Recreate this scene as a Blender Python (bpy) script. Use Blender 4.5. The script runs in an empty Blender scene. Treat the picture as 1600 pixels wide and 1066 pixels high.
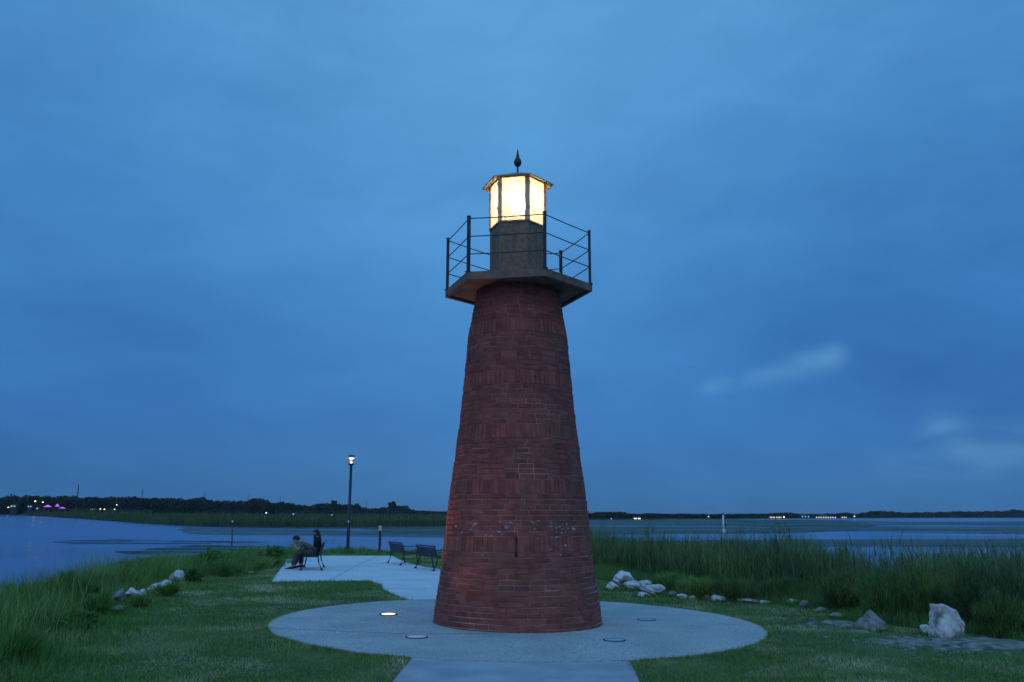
import bpy, bmesh, math, random
import numpy as np
from mathutils import Vector, Matrix
rng = np.random.default_rng(7); random.seed(7)
S = bpy.context.scene; COL = S.collection
R = math.radians

# ------------------------------------------------------------------ camera
FPX, PITCH, ROLL, EYE = 1356.0, math.atan(269.6/1356.0), 0.0056, 1.6
_f = Vector((0, math.cos(PITCH), math.sin(PITCH))); _r = Vector((1, 0, 0)); _u = _r.cross(_f)
_R = _r*math.cos(ROLL) + _u*math.sin(ROLL); _U = _u*math.cos(ROLL) - _r*math.sin(ROLL)
cam = bpy.data.objects.new('camera', bpy.data.cameras.new('camera')); COL.objects.link(cam)
cam.matrix_world = Matrix(((_R.x, _U.x, -_f.x, 0), (_R.y, _U.y, -_f.y, 0), (_R.z, _U.z, -_f.z, EYE), (0, 0, 0, 1)))
cam.data.sensor_width = 36; cam.data.lens = FPX/1600*36; cam.data.clip_start = 0.1; cam.data.clip_end = 20000
S.camera = cam
S.view_settings.view_transform = 'Standard'; S.view_settings.look = 'None'
S.view_settings.exposure = 0; S.view_settings.gamma = 1

def ray(u, v): return _f + _R*((u-800)/FPX) + _U*((533-v)/FPX)
def D(u, v, y):                       # the point seen at (u,v) that stands y metres out
    d = ray(u, v); return d*(y/d.y) + Vector((0, 0, EYE))
def G(u, v, z=0.0):                   # where a sight line meets the level z
    d = ray(u, v); return d*((z-EYE)/d.z) + Vector((0, 0, EYE))

# ------------------------------------------------------------------ world
W = bpy.data.worlds.new('World'); S.world = W; W.use_nodes = True
nt = W.node_tree; nt.nodes.clear(); L = nt.links
def N(t, **k):
    n = nt.nodes.new(t)
    for a, b in k.items():
        if a in n.inputs.keys() or isinstance(a, int): n.inputs[a].default_value = b
        else: setattr(n, a, b)
    return n
SUN_EL, SUN_ROT = R(48), R(215)
out = N('ShaderNodeOutputWorld'); bg = N('ShaderNodeBackground'); bg.inputs[1].default_value = 1.0
L.new(bg.outputs[0], out.inputs[0])
sky = N('ShaderNodeTexSky'); sky.sky_type = 'NISHITA'; sky.sun_disc = False
sky.sun_elevation = SUN_EL; sky.sun_rotation = SUN_ROT
tc = N('ShaderNodeTexCoord'); sep = N('ShaderNodeSeparateXYZ'); L.new(tc.outputs['Generated'], sep.inputs[0])
def ramp(stops):
    r = N('ShaderNodeValToRGB'); e = r.color_ramp.elements
    while len(e) < len(stops): e.new(0.5)
    for i, (p, c) in enumerate(stops): e[i].position = p; e[i].color = (*c, 1)
    return r
# overcast dusk cloud deck: blue near the horizon, brighter towards the zenith
deck = ramp([(0.0, (0.036, 0.145, 0.375)), (0.10, (0.038, 0.165, 0.460)), (0.24, (0.050, 0.215, 0.540)),
             (0.42, (0.068, 0.262, 0.585)), (0.60, (0.090, 0.300, 0.620)), (1.0, (0.14, 0.50, 1.15))])
L.new(sep.outputs['Z'], deck.inputs[0])
def mixc(a, b, f, mode='MIX'):
    m = N('ShaderNodeMix'); m.data_type = 'RGBA'; m.blend_type = mode
    for sock, val in ((m.inputs[0], f), (m.inputs[6], a), (m.inputs[7], b)):
        if hasattr(val, 'is_linked') or isinstance(val, bpy.types.NodeSocket): L.new(val, sock)
        else: sock.default_value = val
    return m.outputs[2]
def math_(op, a, b=None, c=None):
    m = N('ShaderNodeMath'); m.operation = op
    for i, v in enumerate((a, b, c)):
        if v is None: continue
        if isinstance(v, bpy.types.NodeSocket): L.new(v, m.inputs[i])
        else: m.inputs[i].default_value = v
    return m.outputs[0]
mp = N('ShaderNodeMapping'); L.new(tc.outputs['Generated'], mp.inputs[0]); mp.inputs['Scale'].default_value = (1.3, 1.3, 3.2)
mp.inputs['Location'].default_value = (0.3, 0.2, 0.1)
nz = N('ShaderNodeTexNoise'); nz.inputs['Scale'].default_value = 1.6; nz.inputs['Detail'].default_value = 5; nz.inputs['Roughness'].default_value = 0.5
nz.inputs['Distortion'].default_value = 0.4
L.new(mp.outputs[0], nz.inputs[0])
cl = ramp([(0.30, (0.80, 0.83, 0.87)), (0.70, (1.24, 1.19, 1.13))]); L.new(nz.outputs[0], cl.inputs[0])
c1 = mixc(deck.outputs[0], cl.outputs[0], 1.0, 'MULTIPLY')
n9 = N('ShaderNodeTexNoise'); n9.inputs['Scale'].default_value = 5.5; n9.inputs['Detail'].default_value = 6; n9.inputs['Roughness'].default_value = 0.6; n9.inputs['Distortion'].default_value = 0.6; L.new(mp.outputs[0], n9.inputs[0])
c9 = ramp([(0.32, (0.93, 0.94, 0.955)), (0.68, (1.07, 1.06, 1.045))]); L.new(n9.outputs[0], c9.inputs[0]); c1 = mixc(c1, c9.outputs[0], 1.0, 'MULTIPLY')
# brighter thin cloud straight up from the tower, darker cloud low on the right
def lobe(u, v, k):
    d = ray(u, v).normalized()
    vm = N('ShaderNodeVectorMath'); vm.operation = 'DOT_PRODUCT'; L.new(tc.outputs['Generated'], vm.inputs[0]); vm.inputs[1].default_value = d
    return math_('POWER', math_('MAXIMUM', vm.outputs['Value'], 0.0), k)
b1 = mixc((0, 0, 0, 1), (0.034, 0.080, 0.095, 1), lobe(760, 120, 30)); c1 = mixc(c1, b1, 1.0, 'ADD')
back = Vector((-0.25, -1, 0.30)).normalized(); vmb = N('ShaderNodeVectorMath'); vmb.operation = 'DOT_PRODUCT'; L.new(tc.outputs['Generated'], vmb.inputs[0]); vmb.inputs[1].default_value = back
# glow added to the unseen sky behind the viewer to light tower, reeds and rocks
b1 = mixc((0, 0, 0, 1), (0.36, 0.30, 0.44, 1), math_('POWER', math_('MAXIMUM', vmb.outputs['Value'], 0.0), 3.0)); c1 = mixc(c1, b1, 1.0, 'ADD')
b1 = mixc((0, 0, 0, 1), (0.012, 0.028, 0.035, 1), lobe(640, 620, 60)); c1 = mixc(c1, b1, 1.0, 'ADD')
dk = mixc((1, 1, 1, 1), (0.80, 0.82, 0.88, 1), lobe(1500, 640, 60)); c1 = mixc(c1, dk, 1.0, 'MULTIPLY')
dk = mixc((1, 1, 1, 1), (0.84, 0.84, 0.88, 1), lobe(120, 520, 60)); c1 = mixc(c1, dk, 1.0, 'MULTIPLY')
# wisps of cloud low on the right
mw = N('ShaderNodeMapping'); L.new(tc.outputs['Generated'], mw.inputs[0]); mw.inputs['Scale'].default_value = (7, 7, 16); mw.inputs['Rotation'].default_value = (0, R(12), 0)
nw = N('ShaderNodeTexNoise'); nw.inputs['Scale'].default_value = 1.5; nw.inputs['Detail'].default_value = 6; nw.inputs['Distortion'].default_value = 0.8
L.new(mw.outputs[0], nw.inputs[0])
wr = ramp([(0.28, (0, 0, 0)), (0.62, (1, 1, 1))]); L.new(nw.outputs[0], wr.inputs[0])
for (u, v, k, am) in ((1290, 559, 8000, 0.8), (1262, 568, 10000, 0.7), (1246, 575, 12000, 0.45), (1230, 581, 14000, 0.5), (1212, 586, 16000, 0.5), (1194, 590, 18000, 0.5), (1176, 593, 20000, 0.5), (1158, 596, 22000, 0.5), (1140, 599, 22000, 0.5), (1122, 601, 22000, 0.5), (1104, 603, 20000, 0.4), (1310, 553, 12000, .4), (1475, 678, 4500, 0.9), (1500, 700, 4000, 0.8), (1445, 716, 5000, 0.7), (1540, 714, 4500, 0.6), (1590, 700, 4500, 0.8), (1390, 728, 5000, 0.4)):
    w = mixc((0, 0, 0, 1), wr.outputs[0], math_('MULTIPLY', lobe(u, v, k), am))
    w = mixc(w, (0.055, 0.12, 0.12, 1), 1.0, 'MULTIPLY'); c1 = mixc(c1, w, 1.0, 'ADD')
ny = mixc(sky.outputs[0], (0.02, 0.055, 0.10, 1), 1.0, 'MULTIPLY')
c1 = mixc(c1, ny, 0.12)
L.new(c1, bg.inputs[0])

sl = bpy.data.lights.new('sun', 'SUN'); sl.energy = 0.25; sl.angle = R(40); sl.color = (0.18, 0.58, 1.0)
so = bpy.data.objects.new('sun', sl); COL.objects.link(so); so.rotation_euler = (R(90)-SUN_EL, 0, R(35))

# ------------------------------------------------------------------ materials
def mat(name, col, rough=0.8, col2=None, scale=8.0, detail=6, lo=0.35, hi=0.65, bump=0.0, bscale=None, metal=0.0, spec=0.3,
        island=0.0, tl=0.0, obj=True, stretch=(1, 1, 1), third=None):
    global nt, L
    m = bpy.data.materials.new(name); m.use_nodes = True; nt = m.node_tree; L = nt.links
    p = nt.nodes['Principled BSDF']; p.inputs['Roughness'].default_value = rough; p.inputs['Metallic'].default_value = metal
    p.inputs['Specular IOR Level'].default_value = spec
    t = N('ShaderNodeTexCoord'); g = N('ShaderNodeNewGeometry')
    mp = N('ShaderNodeMapping'); mp.inputs['Scale'].default_value = stretch
    L.new(t.outputs['Object'] if obj else g.outputs['Position'], mp.inputs[0])
    c = (*col, 1)
    if col2:
        n = N('ShaderNodeTexNoise'); n.inputs['Scale'].default_value = scale; n.inputs['Detail'].default_value = detail
        L.new(mp.outputs[0], n.inputs[0])
        mr = N('ShaderNodeMapRange'); L.new(n.outputs[0], mr.inputs[0]); mr.inputs[1].default_value = lo; mr.inputs[2].default_value = hi
        c = mixc(c, (*col2, 1), mr.outputs[0])
    if third:
        c3, sc3, lo3, hi3 = third
        n = N('ShaderNodeTexNoise'); n.inputs['Scale'].default_value = sc3; n.inputs['Detail'].default_value = 4
        L.new(mp.outputs[0], n.inputs[0])
        mr = N('ShaderNodeMapRange'); L.new(n.outputs[0], mr.inputs[0]); mr.inputs[1].default_value = lo3; mr.inputs[2].default_value = hi3
        c = mixc(c, (*c3, 1), mr.outputs[0])
    if island:
        v = math_('MULTIPLY_ADD', g.outputs['Random Per Island'], island*2, 1-island)
        cv = N('ShaderNodeCombineXYZ')
        for i in range(3): L.new(v, cv.inputs[i])
        c = mixc(c, cv.outputs[0], 1.0, 'MULTIPLY')
    if isinstance(c, tuple): p.inputs['Base Color'].default_value = c
    else: L.new(c, p.inputs['Base Color'])
    if bump:
        n = N('ShaderNodeTexNoise'); n.inputs['Scale'].default_value = bscale or scale*4; n.inputs['Detail'].default_value = 8; n.inputs['Roughness'].default_value = 0.65
        L.new(mp.outputs[0], n.inputs[0])
        b = N('ShaderNodeBump'); b.inputs['Strength'].default_value = 1.0; b.inputs['Distance'].default_value = bump
        L.new(n.outputs[0], b.inputs['Height']); L.new(b.outputs[0], p.inputs['Normal'])
    if tl:
        tr = N('ShaderNodeBsdfTranslucent'); ms = N('ShaderNodeMixShader'); ms.inputs[0].default_value = tl
        if isinstance(c, tuple): tr.inputs[0].default_value = c
        else: L.new(c, tr.inputs[0])
        o = nt.nodes['Material Output']; L.new(p.outputs[0], ms.inputs[1]); L.new(tr.outputs[0], ms.inputs[2]); L.new(ms.outputs[0], o.inputs[0])
    return m
def emit(name, col, s):
    m = bpy.data.materials.new(name); m.use_nodes = True; n = m.node_tree; p = n.nodes['Principled BSDF']
    p.inputs['Base Color'].default_value = (*col, 1); p.inputs['Emission Color'].default_value = (*col, 1); p.inputs['Emission Strength'].default_value = s
    return m
M = {}
M['brick'] = mat('brick', (0.25, 0.064, 0.044), 0.9, (0.36, 0.102, 0.070), 9, island=0.20, bump=0.009, bscale=55, obj=False, third=((0.16, 0.075, 0.045), 1.6, 0.50, 0.78))
M['mortar'] = mat('mortar', (0.20, 0.10, 0.075), 0.95, (0.68, 0.48, 0.40), 1.8, lo=0.30, hi=0.68, bump=0.004, bscale=60, obj=False)
M['efflor'] = mat('efflorescence', (0.55, 0.50, 0.48), 0.95, (0.3, 0.2, 0.18), 12, obj=False)
M['steel_grey'] = mat('weathered_grey_paint', (0.30, 0.185, 0.11), 0.75, (0.18, 0.115, 0.07), 14, bump=0.002, bscale=130, third=((0.40, 0.28, 0.18), 60, 0.56, 0.70))
M['deck'] = mat('gallery_deck_paint', (0.28, 0.18, 0.11), 0.8, (0.14, 0.09, 0.06), 5, bump=0.002, bscale=90, third=((0.28, 0.20, 0.14), 70, 0.57, 0.70))
M['black_metal'] = mat('black_metal', (0.022, 0.022, 0.026), 0.5, (0.045, 0.04, 0.045), 20, spec=0.4)
M['dark_metal'] = mat('dark_blue_metal', (0.022, 0.024, 0.028), 0.6, (0.04, 0.042, 0.05), 30, spec=0.25)
M['mullion'] = mat('mullion_paint', (0.85, 0.54, 0.32), 0.6, (0.65, 0.42, 0.25), 20)
M['soffit'] = mat('roof_metal', (0.34, 0.29, 0.22), 0.7, (0.18, 0.15, 0.11), 9)
M['concrete'] = mat('plaza_concrete', (0.56, 0.53, 0.47), 0.9, (0.40, 0.38, 0.35), 1.3, lo=0.3, hi=0.75, bump=0.004, bscale=90, obj=False, spec=0.2, third=((0.20, 0.20, 0.20), 38, 0.46, 0.72))
M['concrete_light'] = mat('patio_concrete', (0.74, 0.72, 0.68), 0.85, (0.58, 0.57, 0.54), 0.9, lo=0.3, hi=0.75, bump=0.003, bscale=70, obj=False, spec=0.25, third=((0.36, 0.36, 0.36), 34, 0.50, 0.78))
M['concrete_path'] = mat('path_concrete', (0.44, 0.43, 0.42), 0.9, (0.32, 0.32, 0.32), 2.0, bump=0.003, bscale=70, obj=False, spec=0.2, third=((0.3, 0.3, 0.3), 30, 0.54, 0.8))
M['joint'] = mat('joint', (0.16, 0.15, 0.14), 0.95)
M['stone'] = mat('limestone', (0.74, 0.70, 0.62), 0.95, (0.46, 0.43, 0.37), 5, bump=0.035, bscale=8, third=((0.13, 0.13, 0.10), 6, 0.50, 0.68))
M['stone_dark'] = mat('dark_limestone', (0.30, 0.28, 0.25), 0.95, (0.17, 0.16, 0.14), 5, bump=0.02, bscale=9)
M['sand'] = mat('sand_gravel', (0.33, 0.31, 0.26), 0.95, (0.08, 0.10, 0.05), 6, bump=0.02, bscale=40, obj=False)
M['lawn_blade'] = mat('lawn_grass', (0.20, 0.30, 0.055), 0.6, (0.72, 0.64, 0.32), 0.7, lo=0.48, hi=0.68, island=0.6, tl=0.3, obj=False, stretch=(1, 1.0, 1), third=((0.10, 0.27, 0.03), 0.28, 0.52, 0.66))
M['bank_blade'] = mat('bank_grass', (0.12, 0.23, 0.035), 0.6, (0.27, 0.36, 0.09), 0.8, island=0.6, tl=0.3, obj=False)
M['reed'] = mat('reed_leaf', (0.17, 0.24, 0.065), 0.6, (0.09, 0.15, 0.05), 0.8, island=0.7, tl=0.3, obj=False)
M['reed_dry'] = mat('reed_stem', (0.33, 0.30, 0.15), 0.7, (0.16, 0.19, 0.07), 0.9, island=0.4, tl=0.2, obj=False)
M['shrub_leaf'] = mat('shrub_leaf', (0.06, 0.16, 0.025), 0.5, (0.11, 0.22, 0.04), 2, island=0.4, tl=0.25, obj=False)
M['feather_leaf'] = mat('feathery_leaf', (0.17, 0.29, 0.055), 0.6, (0.10, 0.18, 0.05), 0.9, island=0.5, tl=0.3, obj=False)
M['stem'] = mat('stem', (0.10, 0.085, 0.05), 0.8)
M['far_leaf'] = mat('far_tree_leaf', (0.038, 0.050, 0.022), 0.8, (0.022, 0.033, 0.018), 0.08, island=0.3, obj=False)
M['far_reed'] = mat('far_reed', (0.11, 0.16, 0.055), 0.8, (0.07, 0.11, 0.045), 0.06, island=0.3, obj=False, tl=0.2)
M['skin'] = mat('skin', (0.42, 0.27, 0.20), 0.6); M['hair'] = mat('black_hair', (0.012, 0.010, 0.010), 0.5)
M['shirt'] = mat('grey_shirt', (0.15, 0.155, 0.14), 0.9, (0.11, 0.115, 0.105), 30); M['trousers'] = mat('grey_trousers', (0.10, 0.08, 0.08), 0.9, (0.07, 0.06, 0.06), 30)
M['black_cloth'] = mat('black_cloth', (0.02, 0.02, 0.024), 0.9); M['white'] = mat('white_paint', (0.78, 0.78, 0.76), 0.6, (0.6, 0.6, 0.58), 6)
M['white_rubber'] = mat('white_rubber', (0.75, 0.75, 0.75), 0.6)
M['wall_pale'] = mat('pale_wall', (0.06, 0.065, 0.065), 0.9, (0.045, 0.05, 0.05), 0.2); M['roof_dark'] = mat('dark_roof', (0.10, 0.09, 0.09), 0.9, (0.07, 0.07, 0.07), 0.3)
M['warm_light'] = emit('warm_light', (1.0, 0.80, 0.50), 4.5); M['white_light'] = emit('white_light', (1.0, 0.92, 0.78), 4)
M['far_window'] = emit('far_window', (1.0, 0.86, 0.66), 1.3); M['yellow_light'] = emit('yellow_light', (1.0, 0.85, 0.35), 5)
M['cyan_light'] = emit('cyan_light', (0.45, 0.85, 0.75), 0.6)
M['purple_light'] = emit('purple_light', (0.60, 0.10, 0.82), 0.9); M['bulb'] = emit('lantern_bulb', (1.0, 0.80, 0.48), 30)
M['uplight_on'] = emit('uplight_lens_lit', (1.0, 0.62, 0.24), 3.2); M['post_lamp'] = emit('post_lamp', (1.0, 0.90, 0.80), 2.2)
M['uplight_dim'] = emit('uplight_lens_faint', (0.5, 0.42, 0.5), 0.14); M['purple_wall'] = mat('purple_wall', (0.5, 0.2, 0.6), 0.9)
def lens_mat():
    m = mat('uplight_glass', (0.30, 0.32, 0.34), 0.15, spec=0.8); return m
M['lens'] = lens_mat()
def glass_mat(name, tr, tl_, gl, col):
    global nt, L
    m = bpy.data.materials.new(name); m.use_nodes = True; nt = m.node_tree; L = nt.links; nt.nodes.clear()
    o = N('ShaderNodeOutputMaterial'); a = N('ShaderNodeBsdfTransparent'); b = N('ShaderNodeBsdfTranslucent'); b.inputs[0].default_value = (*col, 1)
    g = N('ShaderNodeBsdfGlossy'); g.inputs['Roughness'].default_value = 0.15
    t = N('ShaderNodeTexCoord'); n = N('ShaderNodeTexNoise'); n.inputs['Scale'].default_value = 3.5; n.inputs['Detail'].default_value = 5; L.new(t.outputs['Object'], n.inputs[0])
    fr = math_('MULTIPLY_ADD', n.outputs[0], 0.9, tl_-0.45)
    m1 = N('ShaderNodeMixShader'); L.new(fr, m1.inputs[0]); L.new(a.outputs[0], m1.inputs[1]); L.new(b.outputs[0], m1.inputs[2])
    m2 = N('ShaderNodeMixShader'); m2.inputs[0].default_value = gl; L.new(m1.outputs[0], m2.inputs[1]); L.new(g.outputs[0], m2.inputs[2]); L.new(m2.outputs[0], o.inputs[0])
    return m
M['pane'] = glass_mat('frosted_pane', 0.3, 0.56, 0.05, (1.0, 0.88, 0.72)); M['clear'] = glass_mat('clear_glass', 0.8, 0.10, 0.08, (0.9, 0.95, 1))
def water_mat():
    global nt, L
    m = bpy.data.materials.new('lake_water'); m.use_nodes = True; nt = m.node_tree; L = nt.links
    p = nt.nodes['Principled BSDF']; p.inputs['Base Color'].default_value = (0.045, 0.075, 0.24, 1); p.inputs['Roughness'].default_value = 0.12; p.inputs['IOR'].default_value = 1.33
    g = N('ShaderNodeNewGeometry'); mp = N('ShaderNodeMapping'); mp.inputs['Scale'].default_value = (0.5, 1.6, 1); L.new(g.outputs['Position'], mp.inputs[0])
    n = N('ShaderNodeTexNoise'); n.inputs['Scale'].default_value = 2.6; n.inputs['Detail'].default_value = 6; L.new(mp.outputs[0], n.inputs[0])
    b = N('ShaderNodeBump'); b.inputs['Distance'].default_value = 0.05; b.inputs['Strength'].default_value = 0.6; L.new(n.outputs[0], b.inputs['Height']); L.new(b.outputs[0], p.inputs['Normal'])
    n2 = N('ShaderNodeTexNoise'); n2.inputs['Scale'].default_value = 0.03; n2.inputs['Detail'].default_value = 5; L.new(g.outputs['Position'], n2.inputs[0])
    mr = N('ShaderNodeMapRange'); L.new(n2.outputs[0], mr.inputs[0]); mr.inputs[1].default_value = 0.35; mr.inputs[2].default_value = 0.65; mr.inputs[3].default_value = 0.06; mr.inputs[4].default_value = 0.22
    L.new(mr.outputs[0], p.inputs['Roughness'])
    return m
M['water'] = water_mat()
def mat_patch(name, col, col2, scale, lo, hi, stretch=(0.35, 1, 1)):      # floating plants: a patchy sheet, open water shows between
    global nt, L
    m = mat(name, col, 0.7, col2, 0.3, obj=False, spec=0.2)
    nt = m.node_tree; L = nt.links; p = nt.nodes['Principled BSDF']
    g = N('ShaderNodeNewGeometry'); mp = N('ShaderNodeMapping'); mp.inputs['Scale'].default_value = stretch; L.new(g.outputs['Position'], mp.inputs[0])
    n = N('ShaderNodeTexNoise'); n.inputs['Scale'].default_value = scale; n.inputs['Detail'].default_value = 7; n.inputs['Roughness'].default_value = 0.6; L.new(mp.outputs[0], n.inputs[0])
    mr = N('ShaderNodeMapRange'); L.new(n.outputs[0], mr.inputs[0]); mr.inputs[1].default_value = lo; mr.inputs[2].default_value = hi
    L.new(mr.outputs[0], p.inputs['Alpha'])
    return m
M['mat_mid'] = mat_patch('floating_plants', (0.12, 0.155, 0.12), (0.07, 0.10, 0.09), 0.034, 0.44, 0.56, (0.22, 1, 1))
M['mat_dense'] = mat_patch('dense_floating_plants', (0.11, 0.15, 0.09), (0.06, 0.09, 0.065), 0.030, 0.33, 0.60, (0.22, 1, 1))
M['mat_dark'] = mat_patch('dark_water_weed', (0.02, 0.03, 0.035), (0.03, 0.045, 0.04), 0.45, 0.44, 0.56, (0.2, 1, 1))

# ------------------------------------------------------------------ helpers
def tag(o, label=None, cat=None, group=None, kind=None):
    for k, v in (('label', label), ('category', cat), ('group', group), ('kind', kind)):
        if v: o[k] = v
    return o
def empty(name, loc, rz=0, **k):
    o = bpy.data.objects.new(name, None); COL.objects.link(o); o.location = loc; o.rotation_euler = (0, 0, rz); o.empty_display_size = 0.3
    return tag(o, **k)
class MB:
    def __init__(s): s.v = []; s.f = []; s.m = []; s.sm = []
    def add(s, vs, fs, mi=0, smooth=False):
        b = len(s.v); s.v += [tuple(v) for v in vs]; s.f += [tuple(b+i for i in f) for f in fs]; s.m += [mi]*len(fs); s.sm += [smooth]*len(fs); return s
    def box(s, c, size, rz=0, mi=0):
        x, y, z = [a/2 for a in size]; cs, sn = math.cos(rz), math.sin(rz)
        vs = [(c[0]+a*x*cs-b*y*sn, c[1]+a*x*sn+b*y*cs, c[2]+d*z) for a in (-1, 1) for b in (-1, 1) for d in (-1, 1)]
        return s.add(vs, [(0, 1, 3, 2), (4, 6, 7, 5), (0, 4, 5, 1), (2, 3, 7, 6), (0, 2, 6, 4), (1, 5, 7, 3)], mi)
    def tube(s, pts, r, n=8, mi=0, cap=True):
        pts = [Vector(p) for p in pts]; rs = r if isinstance(r, (list, tuple)) else [r]*len(pts); vs = []; fs = []
        for i, p in enumerate(pts):
            t = (pts[min(i+1, len(pts)-1)]-pts[max(i-1, 0)]).normalized()
            a = t.cross(Vector((0, 0, 1))) if abs(t.z) < 0.95 else t.cross(Vector((1, 0, 0)))
            a.normalize(); b = t.cross(a)
            for k in range(n):
                q = 2*math.pi*k/n; vs.append(p+(a*math.cos(q)+b*math.sin(q))*rs[i])
        for i in range(len(pts)-1):
            for k in range(n): fs.append((i*n+k, i*n+(k+1) % n, (i+1)*n+(k+1) % n, (i+1)*n+k))
        if cap: fs += [tuple(range(n))[::-1], tuple((len(pts)-1)*n+k for k in range(n))]
        return s.add(vs, fs, mi, n > 6)
    def prism(s, poly, z0, z1, mi=0):
        n = len(poly); vs = [(*p[:2], z0) for p in poly]+[(*p[:2], z1) for p in poly]
        return s.add(vs, [tuple(range(n))[::-1], tuple(range(n, 2*n))]+[(i, (i+1) % n, n+(i+1) % n, n+i) for i in range(n)], mi)
    def lathe(s, prof, n=24, mi=0, c=(0, 0)):
        vs = [(c[0]+r*math.cos(2*math.pi*k/n), c[1]+r*math.sin(2*math.pi*k/n), z) for r, z in prof for k in range(n)]
        fs = [(i*n+k, i*n+(k+1) % n, (i+1)*n+(k+1) % n, (i+1)*n+k) for i in range(len(prof)-1) for k in range(n)]
        return s.add(vs, fs, mi, True)
    def build(s, name, ms, parent=None, **k):
        me = bpy.data.meshes.new(name); me.from_pydata(s.v, [], s.f)
        for m in (ms if isinstance(ms, (list, tuple)) else [ms]): me.materials.append(m)
        me.polygons.foreach_set('material_index', s.m); me.polygons.foreach_set('use_smooth', s.sm); me.update()
        o = bpy.data.objects.new(name, me); COL.objects.link(o)
        if parent: o.parent = parent
        return tag(o, **k)
def np_mesh(name, V, F, m, parent=None, midx=None, **k):
    me = bpy.data.meshes.new(name); nf, w = F.shape
    me.vertices.add(len(V)); me.vertices.foreach_set('co', np.ascontiguousarray(V, np.float32).ravel())
    me.loops.add(nf*w); me.loops.foreach_set('vertex_index', np.ascontiguousarray(F, np.int32).ravel())
    me.polygons.add(nf); me.polygons.foreach_set('loop_start', np.arange(0, nf*w, w, dtype=np.int32))
    for mm in (m if isinstance(m, (list, tuple)) else [m]): me.materials.append(mm)
    if midx is not None: me.polygons.foreach_set('material_index', midx.astype(np.int32))
    me.update(calc_edges=True); o = bpy.data.objects.new(name, me); COL.objects.link(o)
    if parent: o.parent = parent
    return tag(o, **k)
def blades(P, h, w, lean, seg=2, bend=None):
    """strips: P (n,3) roots, h heights, w widths, lean (n,2) tip offset; returns V, F(tris/quads as quads)"""
    n = len(P); th = rng.uniform(0, math.pi, n); dx = np.cos(th)*w/2; dy = np.sin(th)*w/2
    rows = []
    for i in range(seg+1):
        t = i/seg; k = t**1.8; ww = (1-t)**0.7 if i < seg else 0.06
        c = P + np.stack([lean[:, 0]*k, lean[:, 1]*k, h*(t-0.12*k*np.hypot(lean[:, 0], lean[:, 1])/np.maximum(h, .01))], 1)
        d = np.stack([dx*ww, dy*ww, dx*0], 1); rows += [c-d, c+d]
    V = np.stack(rows, 1).reshape(-1, 3); per = 2*(seg+1); b = (np.arange(n)*per)[:, None]
    F = np.concatenate([b+np.array([[2*i, 2*i+1, 2*i+3, 2*i+2]]) for i in range(seg)], 1).reshape(-1, 4)
    return V, F
def quads(C, size, flat=0.0, nrm=None):
    """leaf quads of size at centres C with random orientation"""
    n = len(C); a = rng.normal(size=(n, 3)); a /= np.linalg.norm(a, axis=1)[:, None]
    b = rng.normal(size=(n, 3)); b -= (b*a).sum(1)[:, None]*a; b /= np.linalg.norm(b, axis=1)[:, None]
    s = np.asarray(size)[:, None]*0.5; a = a*s; b = b*s*0.6
    V = np.stack([C-a, C-b, C+a, C+b], 1).reshape(-1, 3); F = np.arange(4*n).reshape(n, 4); return V, F
def cat_(parts):
    Vs, Fs, b = [], [], 0
    for V, F in parts: Vs.append(V); Fs.append(F+b); b += len(V)
    return np.concatenate(Vs), np.concatenate(Fs)
def vnoise(x, y, s, seed=0):
    r = np.random.default_rng(seed); t = r.random((64, 64)); x = np.asarray(x)*s+100; y = np.asarray(y)*s+100
    xi = np.floor(x).astype(int); yi = np.floor(y).astype(int); fx = x-xi; fy = y-yi; fx = fx*fx*(3-2*fx); fy = fy*fy*(3-2*fy)
    g = lambda a, b: t[a % 64, b % 64]
    return (g(xi, yi)*(1-fx)+g(xi+1, yi)*fx)*(1-fy)+(g(xi, yi+1)*(1-fx)+g(xi+1, yi+1)*fx)*fy
def inpoly(x, y, poly):
    x = np.asarray(x, float); y = np.asarray(y, float); c = np.zeros(x.shape, bool); n = len(poly)
    for i in range(n):
        x0, y0 = poly[i]; x1, y1 = poly[(i+1) % n]
        k = ((y0 > y) != (y1 > y)) & (x < (x1-x0)*(y-y0)/((y1-y0) or 1e-9)+x0); c ^= k
    return c
def pdist(x, y, poly):
    x = np.asarray(x, float); y = np.asarray(y, float); d = np.full(x.shape, 1e9); n = len(poly)
    for i in range(n):
        x0, y0 = poly[i]; x1, y1 = poly[(i+1) % n]; ex, ey = x1-x0, y1-y0
        t = np.clip(((x-x0)*ex+(y-y0)*ey)/(ex*ex+ey*ey), 0, 1); d = np.minimum(d, np.hypot(x-x0-t*ex, y-y0-t*ey))
    return d

# ------------------------------------------------------------------ ground
BANK = [(-4.2, 3), (-4.9, 7), (-5.4, 9), (-6.2, 11.5), (-6.9, 13.5), (-7.4, 16), (-8.2, 21.8), (-8.3, 28), (-8.9, 34), (-7.8, 36.9), (-3, 37), (-1.5, 33.5), (0.8, 27),
        (2.6, 21.5), (3.8, 18), (5.4, 16.4), (5.6, 14.2), (6.7, 12.8), (7.5, 11.2), (9.6, 8), (9.6, 3)]
TILT = -0.0087; WZ = -0.8
def tz(x, y): t = np.clip((np.asarray(y, float)-16)/5, 0, 1); return TILT*np.clip(x, -12, 12)*(1-t*t*(3-2*t))
def gz(x, y):
    x = np.asarray(x, float); y = np.asarray(y, float)
    ins = inpoly(x, y, BANK); d = pdist(x, y, BANK); s = np.where(ins, 0, d)
    t = np.clip(s/3.6, 0, 1); drop = t*t*(3-2*t)*1.15
    bump = (vnoise(x, y, 0.9, 1)-0.5)*0.10*np.clip(s/1.0, 0, 1)
    return tz(x, y) - drop + bump
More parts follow.
